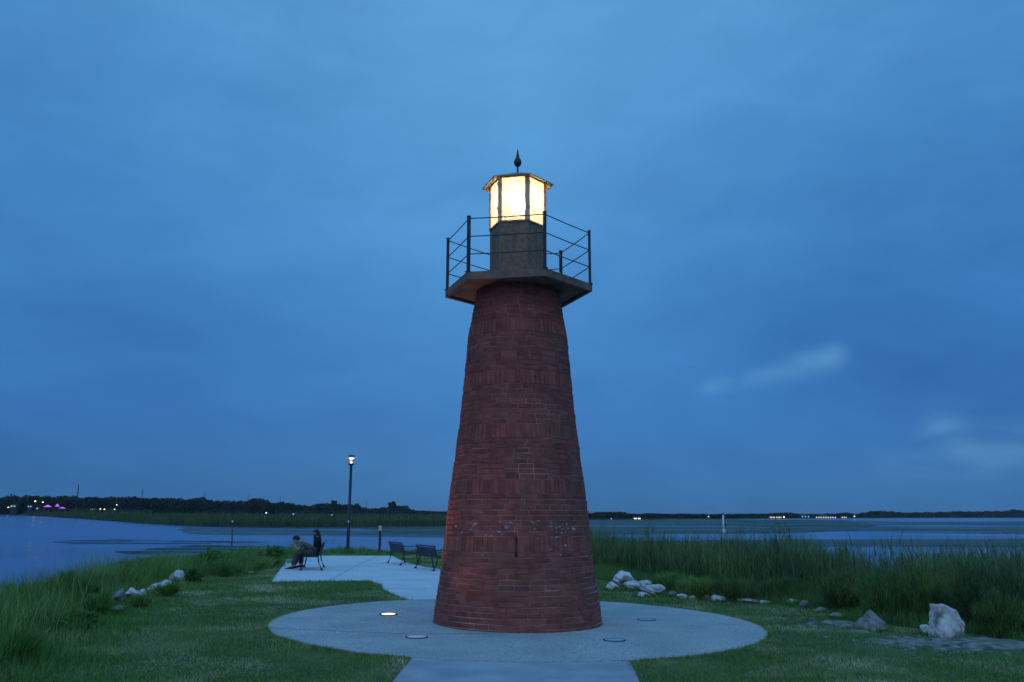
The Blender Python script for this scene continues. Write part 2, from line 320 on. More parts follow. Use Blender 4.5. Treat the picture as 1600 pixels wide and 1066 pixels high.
def GT(u, v):                          # where a sight line meets the ground
    z = 0.0
    for _ in range(40):
        p = G(u, v, z); z = 0.5*z+0.5*float(gz(p.x, p.y))
    p = G(u, v, z); return Vector((p.x, p.y, float(gz(p.x, p.y))))
def at(x, y, dz=0): return Vector((x, y, float(gz(x, y))+dz))

xs = np.arange(-24, 34.01, 0.3); ys = np.arange(1, 62.01, 0.3); X, Y = np.meshgrid(xs, ys); Z = gz(X, Y)
V = np.stack([X.ravel(), Y.ravel(), Z.ravel()], 1); nx = len(xs); ny_ = len(ys)
i = (np.arange(ny_-1)[:, None]*nx+np.arange(nx-1)[None]).ravel(); F = np.stack([i, i+1, i+nx+1, i+nx], 1)
M['soil'] = mat('turf_soil', (0.05, 0.08, 0.022), 0.95, (0.24, 0.22, 0.11), 0.55, lo=0.48, hi=0.72, bump=0.02, bscale=30, obj=False, stretch=(1, 1.0, 1))
gnd = np_mesh('ground', V, F, M['soil'], kind='structure'); gnd.data.polygons.foreach_set('use_smooth', np.ones(len(F), bool))
mb = MB(); mb.add([(-9000, -300, -1.35), (9000, -300, -1.35), (9000, 12000, -1.35), (-9000, 12000, -1.35)], [(0, 1, 2, 3)])
mb.build('lake_bed', M['soil'], kind='structure')
mb = MB(); mb.add([(-9000, -300, WZ), (9000, -300, WZ), (9000, 12000, WZ), (-9000, 12000, WZ)], [(0, 1, 2, 3)])
mb.build('water', M['water'], kind='structure')

# concrete: slabs follow the slight fall of the ground
PC = (0.10, 13.56); PR = 3.6; TC = (0.10, 12.6)
def slab(name, poly, top, m, joints=()):
    n = len(poly); b = MB(); zt = [float(tz(*p))+top for p in poly]
    b.add([(p[0], p[1], z) for p, z in zip(poly, zt)]+[(p[0], p[1], z-0.14) for p, z in zip(poly, zt)],
          [tuple(range(n))]+[((i+1) % n, i, n+i, n+(i+1) % n) for i in range(n)])
    for (x0, y0, x1, y1) in joints:
        d = Vector((x1-x0, y1-y0)).normalized(); q = Vector((-d.y, d.x))*0.007
        b.add([(x, y, float(tz(x, y))+top+0.005) for x, y in ((x0-q.x, y0-q.y), (x1-q.x, y1-q.y), (x1+q.x, y1+q.y), (x0+q.x, y0+q.y))], [(0, 1, 2, 3)], 1)
    return b.build(name, [m, M['joint']], kind='structure')
circ = [(PC[0]+PR*math.cos(a), PC[1]+PR*math.sin(a)) for a in np.linspace(0, 2*math.pi, 145)[:-1]]
slab('plaza', circ, 0.020, M['concrete'], [(-3.4, 12.4, -1.4, 12.0), (-1.1, 12.0, 0.0, 12.24)])
PATIO = [(-5.58, 20.95), (-5.95, 22.6), (-7.0, 27.6), (-7.70, 30.64), (-7.35, 32.6), (-7.1, 33.45), (-4.5, 33.76), (-3.9, 31.2), (-3.25, 28.75), (-2.6, 27.0), (-1.8, 25.6), (-0.4, 22.6), (0.9, 19.6), (1.6, 17.0),
         (1.5, 16.4), (0, 16.2), (-1.9, 16.63), (-2.3, 17.7), (-2.72, 19.03), (-2.9, 20.2), (-3.38, 21.40), (-4.4, 21.25)]
slab('patio', PATIO, 0.014, M['concrete_light'], [(-6.9, 27.4, -2.6, 27.0), (-5.0, 33.7, -4.7, 27.3), (-4.7, 27.3, -1.2, 22.9), (-3.3, 21.4, -0.1, 22.0), (-2.75, 19.1, 1.0, 19.3), (-4.7, 27.3, -4.3, 21.3)])
slab('footpath', [(-1.085, 9.95+0.25), (-1.12, 8.85), (-1.15, 5.5), (-1.2, 2), (1.2, 2), (1.22, 5.5), (1.26, 8.9), (1.33, 9.98+0.25)], 0.012, M['concrete_path'], [(-1.2, 7.0, 1.25, 7.0)])

# ------------------------------------------------------------------ lighthouse
KL = 13.5/12.6
LH = empty('lighthouse', (TC[0]*KL, TC[1]*KL, EYE-(EYE-0.02)*KL), label='red brick lighthouse with a lit glass lantern standing on round concrete plaza', cat='lighthouse'); LH.rotation_euler.y = -0.004; LH.scale = (KL, KL, KL)
PROF = [(0, 1.185), (0.14, 1.172), (0.395, 1.135), (0.74, 1.088), (1.09, 1.050), (1.62, 1.000), (1.985, 0.955), (2.79, 0.850), (3.56, 0.780), (4.16, 0.728), (4.62, 0.645), (5.0, 0.585)]
PZ = [p[0] for p in PROF]; PRr = [p[1] for p in PROF]
def rad(z): return float(np.interp(z, PZ, PRr))
wall = MB()
zc = []                                                 # (z0, height, soldier?)
z = 0.0
for k in range(16): zc.append((z, 0.0681, False)); z += 0.0681
while z < 4.9:
    zc.append((z, 0.20, True)); z += 0.20
    for k in range(8):
        if z < 4.9: zc.append((z, 0.0688, False)); z += 0.0688
ZR = []
for ci, (z0, h, soldier) in enumerate(zc):
    r = rad(z0+h*0.5)+random.uniform(-0.0035, 0.0035)+(0.003 if soldier else 0)
    wdt = 0.070 if soldier else 0.203
    n = max(8, round(2*math.pi*r/wdt)); off = random.random()*2*math.pi
    gap = (0.006 if soldier else 0.010)/r; ZR.append(r)
    r0, r1 = (rad(z0)+.002, rad(z0+h)+.002) if soldier else (r, r)
    for j in range(n):
        a0 = off+2*math.pi*j/n+gap/2; a1 = off+2*math.pi*(j+1)/n-gap/2
        jt = random.gauss(0, 0.0016); ra = r+jt; rb = ra-0.06; hh = h-0.0105+random.gauss(0, 0.0007)
        tw = random.gauss(0, 0.002); zz = z0+random.gauss(0, 0.0006)
        if z0+hh > 4.93: hh = 4.93-z0
        am = (a0+a1)/2; ks = (a0, am, a1) if not soldier else (a0, a1); vs = []
        for q, a in enumerate(ks):
            rr = ra+tw*(q-(len(ks)-1)/2)
            q0, q1 = (r0+jt, r1+jt) if soldier else (rr, rr); vs += [(rb*math.cos(a), rb*math.sin(a), zz), (q0*math.cos(a), q0*math.sin(a), zz), (q1*math.cos(a), q1*math.sin(a), zz+hh), (rb*math.cos(a), rb*math.sin(a), zz+hh)]
        fs = []
        for q in range(len(ks)-1):
            b = q*4
            fs += [(b+1, b+5, b+6, b+2), (b+2, b+6, b+7, b+3), (b, b+4, b+5, b+1)]
        e = (len(ks)-1)*4; fs += [(0, 1, 2, 3), (e+1, e, e+3, e+2)]
        mi = 0
        wall.add(vs, fs, mi)
prof = []
for (z0, h, sd), cr in zip(zc, ZR):
    ra_, rb_ = (rad(z0), rad(z0+h)) if sd else (cr, cr); prof += [(ra_-.0085, z0-.009), (rb_-.0085, min(z0+h-0.0095, 4.93))]
wall.lathe(prof, 96, 1)
# lime stains that stand proud as crusts between the fourth band and the crack
for _ in range(90):
    a = R(random.choice([random.gauss(-95, 26), random.gauss(-50, 12), random.gauss(-120, 14)])); zz = random.gauss(1.42, 0.05) if random.random() < .75 else random.gauss(1.2, 0.12)
    rr = rad(zz)+0.004; s = random.uniform(0.005, 0.024)
    c = Vector((rr*math.cos(a), rr*math.sin(a), zz)); t = Vector((-math.sin(a), math.cos(a), 0)); nrm = Vector((math.cos(a), math.sin(a), 0))
    ring = [c+t*s*math.cos(q)*random.uniform(.6, 1.5)+Vector((0, 0, 1))*s*.6*math.sin(q)*random.uniform(.6, 1.3) for q in np.linspace(0, 2*math.pi, 8)[:-1]]
    wall.add([c+nrm*0.009]+ring, [(0, i, i % 7+1) for i in range(1, 8)], 2)
# the crack below the lowest standing course
a = R(-91.5)
for (z1, z2, wd) in ((1.10, 1.30, 0.012), (1.03, 1.10, 0.03)):
    rr = rad((z1+z2)/2)+0.012; c0 = (rr-0.02)
    wall.box((c0*math.cos(a), c0*math.sin(a), (z1+z2)/2), (wd, 0.044, z2-z1), 0.0, 3)
wall.build('brick_wall', [M['brick'], M['mortar'], M['efflor'], M['black_cloth']], LH)

GA = -0.176; GR = 1.085; GZ = 4.905
def hexp(r, z=None, a=GA, c=(0, 0)):
    p = [(c[0]+r*math.cos(R(60*k)+a), c[1]+r*math.sin(R(60*k)+a)) for k in range(6)]
    return [(x, y, z) for x, y in p] if z is not None else p
dk = MB(); dk.prism(hexp(GR+0.03), GZ-0.07, GZ); dk.prism(hexp(GR-0.05), GZ-0.075, GZ-0.068)
# rim channel under the deck edge
A = hexp(GR+0.031); B = hexp(GR-0.03)
for k in range(6):
    k2 = (k+1) % 6
    dk.add([(*A[k], GZ-0.11), (*A[k2], GZ-0.11), (*B[k2], GZ-0.11), (*B[k], GZ-0.11), (*A[k], GZ-0.069), (*A[k2], GZ-0.069), (*B[k2], GZ-0.069), (*B[k], GZ-0.069)],
           [(3, 2, 1, 0), (0, 1, 5, 4), (2, 3, 7, 6)])
dk.build('gallery_deck', M['deck'], LH)
rl = hexp(GR, GZ); TOPZ = 5.745-0.02
posts = []
for k in range(6):
    x, y, _ = rl[k]; b = MB(); b.box((x, y, (GZ+TOPZ)/2), (0.038, 0.038, TOPZ-GZ-0.002), R(60*k)+GA); b.box((x, y, TOPZ+0.004), (0.046, 0.046, 0.012), R(60*k)+GA)
    b.box((x, y, GZ+0.006), (0.075, 0.075, 0.010), R(60*k)+GA); b.build('railing_post', M['black_metal'], LH)
for zz in (TOPZ-0.03, TOPZ-0.295, TOPZ-0.555):
    b = MB()
    for k in range(6):
        p, q = Vector(rl[k]), Vector(rl[(k+1) % 6]); p.z = q.z = zz; mid = (p+q)/2; mid.z -= 0.004
        b.tube([p, mid, q], 0.0075, 6)
    b.build('railing_rail', M['black_metal'], LH)
HR = 0.428; DZ = 5.835; LZ = 6.525                            # drum top, lantern top
b = MB(); b.prism(hexp(HR), GZ+0.002, DZ-0.03); b.prism(hexp(HR+0.012), DZ-0.03, DZ); b.prism(hexp(HR+0.02), GZ+0.001, GZ+0.05)
hp = hexp(HR+0.001)
for k in range(6):                                            # riveted cover strips on the drum seams
    b.box(((hp[k][0]+hp[(k+1) % 6][0])/2*1.0, (hp[k][1]+hp[(k+1) % 6][1])/2, (GZ+DZ)/2), (0.02, 0.012, DZ-GZ-0.12), R(60*k+30)+GA+math.pi/2)
b.build('lantern_base', M['steel_grey'], LH)
for k in range(6):
    p, q = Vector((*hexp(HR-0.012)[k], 0)), Vector((*hexp(HR-0.012)[(k+1) % 6], 0))
    d = (q-p).normalized(); nn = Vector((d.y, -d.x, 0)); ang = math.atan2(d.y, d.x); c = (p+q)/2
    b = MB(); b.box((c.x, c.y, (DZ+LZ)/2), ((q-p).length-0.06, 0.006, LZ-DZ-0.02), ang); b.build('window_pane', M['pane'], LH)
    x, y = hexp(HR-0.006)[k]
    b = MB(); b.box((x, y, (DZ+LZ)/2), (0.038, 0.034, LZ-DZ), R(60*k)+GA)
    for s in (-1, 1):
        th = R(60*k)+GA+s*math.pi/2; b.box((x*0.985+0.022*math.cos(th), y*0.985+0.022*math.sin(th), (DZ+LZ)/2), (0.016, 0.030, LZ-DZ-0.004), R(60*k)+GA+s*R(30))
        for hz in (DZ+0.20, LZ-0.10): b.box((x*1.02+0.028*math.cos(th), y*1.02+0.028*math.sin(th), hz), (0.014, 0.022, 0.045), R(60*k)+GA+s*R(30))
    b.build('mullion', M['mullion'], LH)
ER = 0.556; EZ = LZ+0.002; AZ = 6.735
top = MB(); e = hexp(ER)
top.add([(x, y, EZ-0.035) for x, y in e]+[(x, y, EZ-0.020) for x, y in e]+[(0, 0, AZ), (0, 0, AZ-0.045)],
        [(6+k, 6+(k+1) % 6, 12) for k in range(6)]+[((k+1) % 6, k, 13) for k in range(6)]+[(k, (k+1) % 6, 6+(k+1) % 6, 6+k) for k in range(6)])
rf = top.build('roof', M['soffit'], LH)
b = MB(); b.prism(hexp(HR-0.03), LZ-0.012, LZ+0.02); b.build('ceiling_ring', M['soffit'], rf)
fb = MB(); fb.lathe([(0.015, 6.72), (0.013, 6.81), (0.016, 6.82), (0.040, 6.84), (0.056, 6.87), (0.059, 6.90), (0.050, 6.94), (0.030, 6.97), (0.024, 6.99), (0.018, 7.03), (0.007, 7.10), (0.0005, 7.13)], 20)
fb.build('finial', M['black_metal'], LH)
b = MB(); b.lathe([(0.001, 6.08), (0.08, 6.09), (0.115, 6.14), (0.12, 6.21), (0.115, 6.30), (0.08, 6.36), (0.001, 6.38)], 20); b.build('lamp_bulb', M['bulb'], LH)
b = MB(); b.tube([(0, 0, DZ), (0, 0, 6.06)], 0.03, 10); b.tube([(0.10, 0.06, DZ), (0.10, 0.06, DZ+0.14)], 0.02, 8); b.build('lamp_stand', M['mullion'], LH)
pl = bpy.data.lights.new('lantern_light', 'POINT'); pl.energy = 0.9; pl.color = (1.0, 0.70, 0.42); pl.shadow_soft_size = 0.1
po = bpy.data.objects.new('lantern_light', pl); COL.objects.link(po); po.location = (TC[0]*KL-.02, TC[1]*KL, EYE+(6.22-EYE)*KL); po['kind'] = 'structure'

# in-ground uplights round the foot of the tower
def uplight(u, v, lit, label, faint=False):
    p = G(u, v, 0.03); p.z = TILT*p.x+0.021
    e = empty('ground_uplight', p, label=label, cat='uplight', group='uplights set in the plaza')
    b = MB(); b.lathe([(0.146, 0.0), (0.144, 0.008), (0.138, 0.010), (0.130, 0.010), (0.126, 0.006), (0.126, 0.001)], 32); b.build('rim', M['dark_metal'], e)
    b = MB(); b.lathe([(0.0005, 0.013), (0.06, 0.0125), (0.108 if lit else 0.125, 0.009)], 32); b.build('lens', M['uplight_on'] if lit else (M['uplight_dim'] if faint else M['lens']), e)
    return p
p1 = uplight(607, 961, True, 'lit round uplight glowing orange in the plaza left of the tower')
uplight(651, 996, False, 'unlit round uplight in the plaza at the front left of the tower', True)
uplight(960, 998, False, 'unlit round uplight in the plaza at the front right of the tower')
uplight(1010, 966, False, 'faint round uplight in the plaza farthest right of the tower')
def spot(p, to, e, col, ang, name):
    l = bpy.data.lights.new(name, 'SPOT'); l.energy = e; l.color = col; l.spot_size = R(ang); l.spot_blend = 0.9; l.shadow_soft_size = 0.06
    o = bpy.data.objects.new(name, l); COL.objects.link(o); o.location = p+Vector((0, 0, 0.06)); o['kind'] = 'structure'
    o.rotation_euler = (Vector(to)-o.location).to_track_quat('-Z', 'Y').to_euler()
spot(p1, (TC[0]-0.75, TC[1]+.9, 2.6), 120, (1.0, 0.42, 0.16), 80, 'uplight_beam')
spot(G(651, 996, 0.03), (0.0, 13.3, 2.6), 9, (1.0, 0.55, 0.35), 80, 'faint_uplight_beam')

# ------------------------------------------------------------------ rocks
def rock(name, base, size, seed, m, label, group=None, boxy=0.0, rz=0, taper=0.0, sink=0.12, planes=14, sub=4, rough=1.0, cuts=()):
    r = np.random.default_rng(seed); bm = bmesh.new(); bmesh.ops.create_icosphere(bm, subdivisions=sub, radius=1)
    vs = np.array([v.co[:] for v in bm.verts])
    if boxy: vs = vs/np.maximum(np.abs(vs).max(1)[:, None], 1e-6)*boxy+vs*(1-boxy)
    for cx, cy, cz, d in cuts:
        n = np.array((cx, cy, cz)); n = n/np.linalg.norm(n); k = vs@n; vs = np.where((k > d)[:, None], vs-(k-d)[:, None]*n, vs)
    for _ in range(planes):
        n = r.normal(size=3); n /= np.linalg.norm(n); d = r.uniform(0.45, 0.80) if not boxy else r.uniform(0.80, 1.12)
        k = vs@n; vs = np.where((k > d)[:, None], vs-(k-d)[:, None]*n, vs)
    vs = vs/np.abs(vs).max(0)[None]; nrm = vs/np.maximum(np.linalg.norm(vs, axis=1)[:, None], 1e-6)
    ns = sum((vnoise(vs[:, 0]+vs[:, 2]*1.3+9, vs[:, 1]-vs[:, 2]*0.7+5, f, seed+i)-0.5)*a for i, (f, a) in enumerate(((2.2, .22), (5, .12), (11, .06), (23, .035))))
    vs = vs+nrm*(ns*rough)[:, None]; z = vs[:, 2]; vs[:, 0] *= 1-taper*z; vs[:, 1] *= 1-taper*z
    vs = vs*np.array(size)/2; c, s = math.cos(rz), math.sin(rz)
    vs = np.stack([vs[:, 0]*c-vs[:, 1]*s, vs[:, 0]*s+vs[:, 1]*c, vs[:, 2]+size[2]*(0.5-sink)], 1)
    for v, q in zip(bm.verts, vs): v.co = q
    me = bpy.data.meshes.new(name); bm.to_mesh(me); bm.free(); me.materials.append(m)
    o = bpy.data.objects.new(name, me); COL.objects.link(o); o.location = base
    return tag(o, label=label, cat='rock', group=group)
RG, LG = 'rocks along the right edge of the lawn', 'rocks along the left bank'
TUFT = []
def R_at(u, v, wpx, hpx, seed, label, group, m='stone', depth=1.0, **k):
    if group == LG: k.setdefault('sink', .18); hpx *= 1.2; wpx *= 1.08
    p = GT(u, v); s = p.y/FPX*1.01; TUFT.append((p.x, p.y, wpx*s/2)); rock('rock', p, (wpx*s, wpx*s*depth, hpx*s*1.18), seed, M[m], label, group, **k)
R_at(1481, 998, 43, 47, 3, 'big upright pale boulder, the tallest, at far right', RG, boxy=1.0, taper=0.10, depth=0.75, planes=0, rough=1.0, cuts=((.22, 0, 1, .88), (1, -.25, .5, .98), (-1, -.1, .12, .82), (-.5, -1, .3, .92), (.5, -1, .1, .85), (.9, .3, -.45, 1.0), (-.4, -.6, 1, 1.15), (.7, -.8, .9, 1.12)))
R_at(1447, 992, 20, 16, 4, 'small grey rock leaning on the left foot of the big upright boulder', RG, 'stone')
R_at(1364, 985, 42, 28, 15, 'brown pointed rock left of the big upright boulder', RG, 'stone_dark', taper=0.3)
R_at(1552, 985, 46, 10, 6, 'low flat dark rock right of the big upright boulder', RG, 'stone_dark')
R_at(970, 917, 36, 22, 7, 'grey boulder nearest the tower at the left end of the pile', RG)
R_at(1000, 912, 24, 24, 8, 'rounded boulder standing highest behind the pile near the tower', RG, boxy=0.3)
R_at(990, 924, 34, 14, 9, 'flat slab of rock in the middle of the pile near the tower', RG)
R_at(1020, 931, 38, 16, 10, 'long pale rock at the right front of the pile near the tower', RG)
R_at(1050, 932, 18, 8, 11, 'low dark rock just right of the pile', RG, 'stone_dark')
R_at(1070, 937, 24, 9, 12, 'low rock left of the two in the middle of the row', RG)
R_at(1092, 936, 22, 14, 13, 'knobbly rock in the middle of the row', RG)
R_at(1124, 940, 24, 9, 14, 'pale low rock alone on the grass in the row', RG)
R_at(1168, 941, 36, 6, 16, 'long flat rock almost buried in grass', RG, 'stone')
R_at(1196, 944, 16, 5, 18, 'small buried rock at the right end of the flat one', RG)
R_at(1237, 946, 22, 9, 19, 'bright wedge shaped rock lying under the reeds', RG)
R_at(1256, 951, 16, 12, 20, 'small brown rock next to the bright wedge shaped one', RG, 'stone_dark')
R_at(1282, 958, 24, 8, 21, 'low brown rock at the left of the bare soil', RG, 'stone_dark')
R_at(1308, 966, 22, 8, 22, 'low brown rock at the right of the bare soil', RG, 'stone_dark')
R_at(208, 940, 28, 18, 31, 'white topped rock at the front of the left bank', LG)
R_at(183, 944, 22, 18, 32, 'brownish rock left of the white topped one', LG, 'stone_dark')
R_at(182, 958, 22, 10, 40, 'small dull rock in the grass below the white topped one', LG, 'stone_dark')
R_at(243, 926, 26, 12, 33, 'pale flat rock in the middle of the left bank', LG)
R_at(258, 921, 18, 12, 34, 'blocky rock between the pale flat one and the tilted one', LG)
R_at(275, 915, 22, 20, 35, 'tilted pale rock standing on the left bank', LG, boxy=0.3)
R_at(322, 898, 16, 10, 36, 'round pale rock in the grass mound below the left shrub', LG)
R_at(290, 905, 14, 8, 37, 'small rock right behind the tilted pale one', LG, 'stone_dark')
R_at(392, 898, 12, 5, 38, 'thin pale stone lying on the lawn side of the mound', LG)
R_at(222, 936, 14, 12, 51, 'small pale rock touching the white topped one', LG, 'stone')
R_at(232, 929, 14, 10, 52, 'pale stone at the left end of the middle pile', LG, 'stone')
R_at(252, 930, 16, 9, 53, 'low pale stone in front of the middle pile', LG, 'stone')
R_at(268, 924, 14, 9, 54, 'pale stone in front of the tilted one', LG, 'stone')
R_at(300, 903, 14, 8, 55, 'grey stone half in the mound grass behind the tilted rock', LG, 'stone_dark')
R_at(195, 938, 12, 8, 56, 'dull stone wedged between the two front rocks', LG, 'stone_dark')
R_at(238, 920, 14, 8, 57, 'pale stone at the back of the middle pile', LG, 'stone')
R_at(958, 922, 22, 12, 61, 'low pale rock at the left foot of the pile near the tower', RG, 'stone')
R_at(980, 916, 20, 16, 62, 'grey rock wedged between the two tallest of the pile', RG, 'stone')
R_at(1008, 922, 26, 14, 63, 'pitted rock in the heart of the pile near the tower', RG, 'stone')
R_at(1005, 934, 22, 8, 64, 'flat pale rock at the front foot of the pile', RG, 'stone')
R_at(1082, 938, 14, 7, 65, 'small rock between the low one and the knobbly one', RG, 'stone')
R_at(1104, 938, 14, 8, 66, 'small pale rock right of the knobbly one', RG, 'stone_dark')
R_at(1116, 941, 10, 6, 67, 'little stone left of the pale lone rock', RG, 'stone')
R_at(1345, 985, 12, 8, 68, 'small stone at the left foot of the brown pointed rock', RG, 'stone_dark')
def W_at(u, v, wpx, hpx, seed, label):
    p = G(u, v, WZ-0.05); s = p.y/FPX; rock('rock', p, (wpx*s, wpx*s, hpx*s*1.3), seed, M['stone'], label, LG)
W_at(190, 911, 20, 14, 39, 'pale boulder standing in shallow water beyond the left bank')
W_at(214, 905, 8, 6, 41, 'little pale stone in shallow water beyond the left bank')

# ------------------------------------------------------------------ lawn, bank grass, reeds
inl = lambda x, y: inpoly(x, y, BANK)
def on_slab(x, y, g=0.0):
    return (np.hypot(x-PC[0], y-PC[1]) < PR-g) | inpoly(x, y, PATIO) | ((np.abs(x-0.08) < 1.18) & (y < 10.3))
def bare(x, y):                                           # bare sandy strip at the foot of the right rocks
    return np.clip(1.3-np.hypot((x-6.1)/1.25, (y-11.95)/0.7), 0, 1)*1.2+np.clip(1.1-np.hypot((x-4.95)/0.9, (y-13.9)/1.1), 0, 1)*0.8
n = 520000
y = 7.8+ (rng.random(n)**1.7)*30; x = rng.uniform(-1, 1, n)*(y*0.66)
k = inl(x, y) & ~on_slab(x, y, 0.02) & (rng.random(n) > bare(x, y)*1.1); x, y = x[k], y[k]
P = np.stack([x, y, gz(x, y)-0.004], 1); sc = np.clip(y/11, 0.9, 2.6)
hh = rng.uniform(0.022, 0.048, len(x))*(0.75+0.6*vnoise(x, y, 1.3, 3))*sc**0.35; V, F = blades(P, hh, rng.uniform(0.005, 0.009, len(x))*sc, rng.normal(0, 0.018, (len(x), 2)), 1)
np_mesh('lawn', V, F, M['lawn_blade'], label='short mown grass on both sides of the round plaza', cat='grass', kind='stuff')
# gravel
x = rng.normal(6.0, 0.8, 1300); y = rng.normal(11.9, 0.5, 1300); k = (x > 4.3)&(y > 10); x, y = x[k], y[k]
s = rng.uniform(0.008, 0.03, len(x)); T = np.array([(1, 0, 0), (0, 1, 0), (-1, 0, 0), (0, -1, 0), (0, 0, 1)])
V = (T[None]*s[:, None, None]*rng.uniform(.5, 1.1, (len(x), 5, 1))+np.stack([x, y, gz(x, y)], 1)[:, None]).reshape(-1, 3)
F = ((np.arange(len(x))*5)[:, None, None]+np.array([(0, 1, 4), (1, 2, 4), (2, 3, 4), (3, 0, 4)])[None]).reshape(-1, 3)
np_mesh('gravel', V, F, M['sand'], label='loose gravel scattered round the big upright boulder', cat='gravel', kind='stuff')
gx = np.arange(4.0, 8.2, 0.04); gy = np.arange(10.6, 15.2, 0.04); X, Y = np.meshgrid(gx, gy); nn = bare(X, Y)+0.5*(vnoise(X, Y, 2.5, 9)-0.5)+0.9*(vnoise(X, Y, 9, 10)-0.5)
V = np.stack([X.ravel(), Y.ravel(), (gz(X, Y)+np.clip((nn-0.55)*0.10, -0.04, 0.035)).ravel()], 1); i = (np.arange(len(gy)-1)[:, None]*len(gx)+np.arange(len(gx)-1)[None]).ravel()
F = np.stack([i, i+1, i+len(gx)+1, i+len(gx)], 1); np_mesh('bare_soil', V, F, M['sand'], kind='structure')

# unmown grass on the left bank and along the far shore
def strew(n, x0, x1, y0, y1, f):
    x = rng.uniform(x0, x1, n); y = rng.uniform(y0, y1, n); k = f(x, y); return x[k], y[k]
def dout(x, y): return np.where(inl(x, y), -pdist(x, y, BANK), pdist(x, y, BANK))
parts = []
def tall(x, y, hmin, hmax, w, lean, seg=2, wind=(0, 0), dz=0):
    P = np.stack([x, y, gz(x, y)-0.02+dz], 1); h = rng.uniform(hmin, hmax, len(x)) if np.isscalar(hmin) else rng.uniform(hmin, hmax)
    ln = rng.normal(0, 1, (len(x), 2))*(lean*h)[:, None]+np.array(wind)*h[:, None]
    return blades(P, h, rng.uniform(.6, 1.2, len(x))*w, ln, seg)
x, y = strew(300000, -13, -3.5, 7.5, 37, lambda x, y: (dout(x, y) > -1.0-1.3*vnoise(x, y, .8, 5)*rng.random(len(x))) & (dout(x, y) < 3.4) & (x < -3))
d = dout(x, y); m = vnoise(x, y, 0.9, 6); tuft = vnoise(x, y, 2.3, 7)
h = (0.10+0.24*np.clip(d+0.95, 0, 1.5))*(0.45+1.1*m)*(0.5+tuft)
keep = rng.random(len(x)) < np.clip(1.1-y/45, .2, 1)*np.clip((d+2.1)/1.2, 0.1, 1); x, y, h = x[keep], y[keep], h[keep]
parts.append(tall(x, y, h*0.6, h*1.15, 0.011*np.clip(y/12, .8, 2.2), 0.35, 2))
# the rounded mound of long grass by the patio
x, y = strew(26000, -9.5, -6.2, 22.5, 31, lambda x, y: np.hypot((x+7.9+0.1*(y-26))/0.9, (y-26.5)/3.6) < 1)
parts.append(tall(x, y, 0.20, 0.42, 0.026, 0.45, 2))
for tx, ty, tr in TUFT:
    m_ = int(160+tr*700); th = rng.uniform(0, 2*math.pi, m_); q = tr*rng.uniform(.75, 1.35, m_); parts.append(tall(tx+np.cos(th)*q, ty+np.sin(th)*q, 0.05, (0.15 if tx < 0 and ty > 14 else 0.08)+0.07*min(1, tr*4), 0.014, 0.4, 2))
# ragged fringe where the turf meets the concrete
th = rng.uniform(0, 2*math.pi, 9000); q = PR+np.abs(rng.normal(0, .035, 9000)); fx, fy = PC[0]+q*np.cos(th), PC[1]+q*np.sin(th); k = ~on_slab(fx, fy, -0.0) & (vnoise(fx, fy, 3, 77) > .3); parts.append(tall(fx[k], fy[k], 0.04, 0.085, 0.008, 0.6, 2))
for a_, b_ in zip(PATIO, PATIO[1:]+PATIO[:1]):
    m_ = int(math.dist(a_, b_)*160); t = rng.random(m_); fx = a_[0]+(b_[0]-a_[0])*t+rng.normal(0, .04, m_); fy = a_[1]+(b_[1]-a_[1])*t+rng.normal(0, .04, m_); k = ~on_slab(fx, fy); parts.append(tall(fx[k], fy[k], 0.05, 0.11, 0.014, 0.5, 2))
x, y = strew(60000, -13, -4, 8, 26, lambda x, y: (dout(x, y) > -0.5) & (dout(x, y) < 3.0) & (x < -3) & (vnoise(x, y, 1.4, 61) > .52)); parts.append(tall(x[:12000], y[:12000], 0.40, 0.85, 0.012, 0.30, 3))
V, F = cat_(parts); np_mesh('bank_grass', V, F, M['bank_blade'], label='rough unmown grass covering the left bank down to the water', cat='grass', kind='stuff')
x, y = strew(50000, -9.5, 4, 27, 39.5, lambda x, y: (dout(x, y) > -1.4) & (dout(x, y) < 2.4) & ~inpoly(x, y, PATIO) & (vnoise(x, y, 1.0, 11) > 0.38))
V, F = tall(x, y, 0.05, 0.16, 0.03, 0.4, 1); np_mesh('shore_grass', V, F, M['bank_blade'], label='low weeds on the shore beyond the patio', cat='weeds', kind='stuff')

# reed bed on the right
def reed_h(x, y):
    s = x/np.maximum(y, 1)
    return np.interp(s, [0.08, 0.14, 0.20, 0.27, 0.32, 0.36, 0.42, 0.48, 0.56, 0.62], [1.75, 1.70, 1.72, 1.85, 1.90, 1.80, 1.75, 1.80, 1.90, 1.95])
def inreed(x, y, d0, d1): d = dout(x, y); return (d > d0) & (d < d1) & (x > 1.2) & (x/y > 0.085) & (x/y < 0.72)
parts = []
x, y = strew(160000, 1.2, 24, 9, 40, lambda x, y: inreed(x, y, 1.6, 8.5) & (vnoise(x, y, 1.1, 21) > 0.30))
x, y = x[:19000], y[:19000]
h = reed_h(x, y)*(0.70+0.45*vnoise(x, y, 1.6, 22))*rng.uniform(.68, 1.18, len(x)); drop = gz(x, y)
P = np.stack([x, y, np.maximum(drop, -1.0)], 1); ln = rng.normal(0, 0.07, (len(x), 2))*h[:, None]+np.stack([-0.13*np.clip((x/y-0.25)*4, 0, 1.2)*h, 0*h], 1)
V1, F1 = blades(P, h, rng.uniform(0.010, 0.020, len(x)), ln, 4); parts.append((V1, F1))
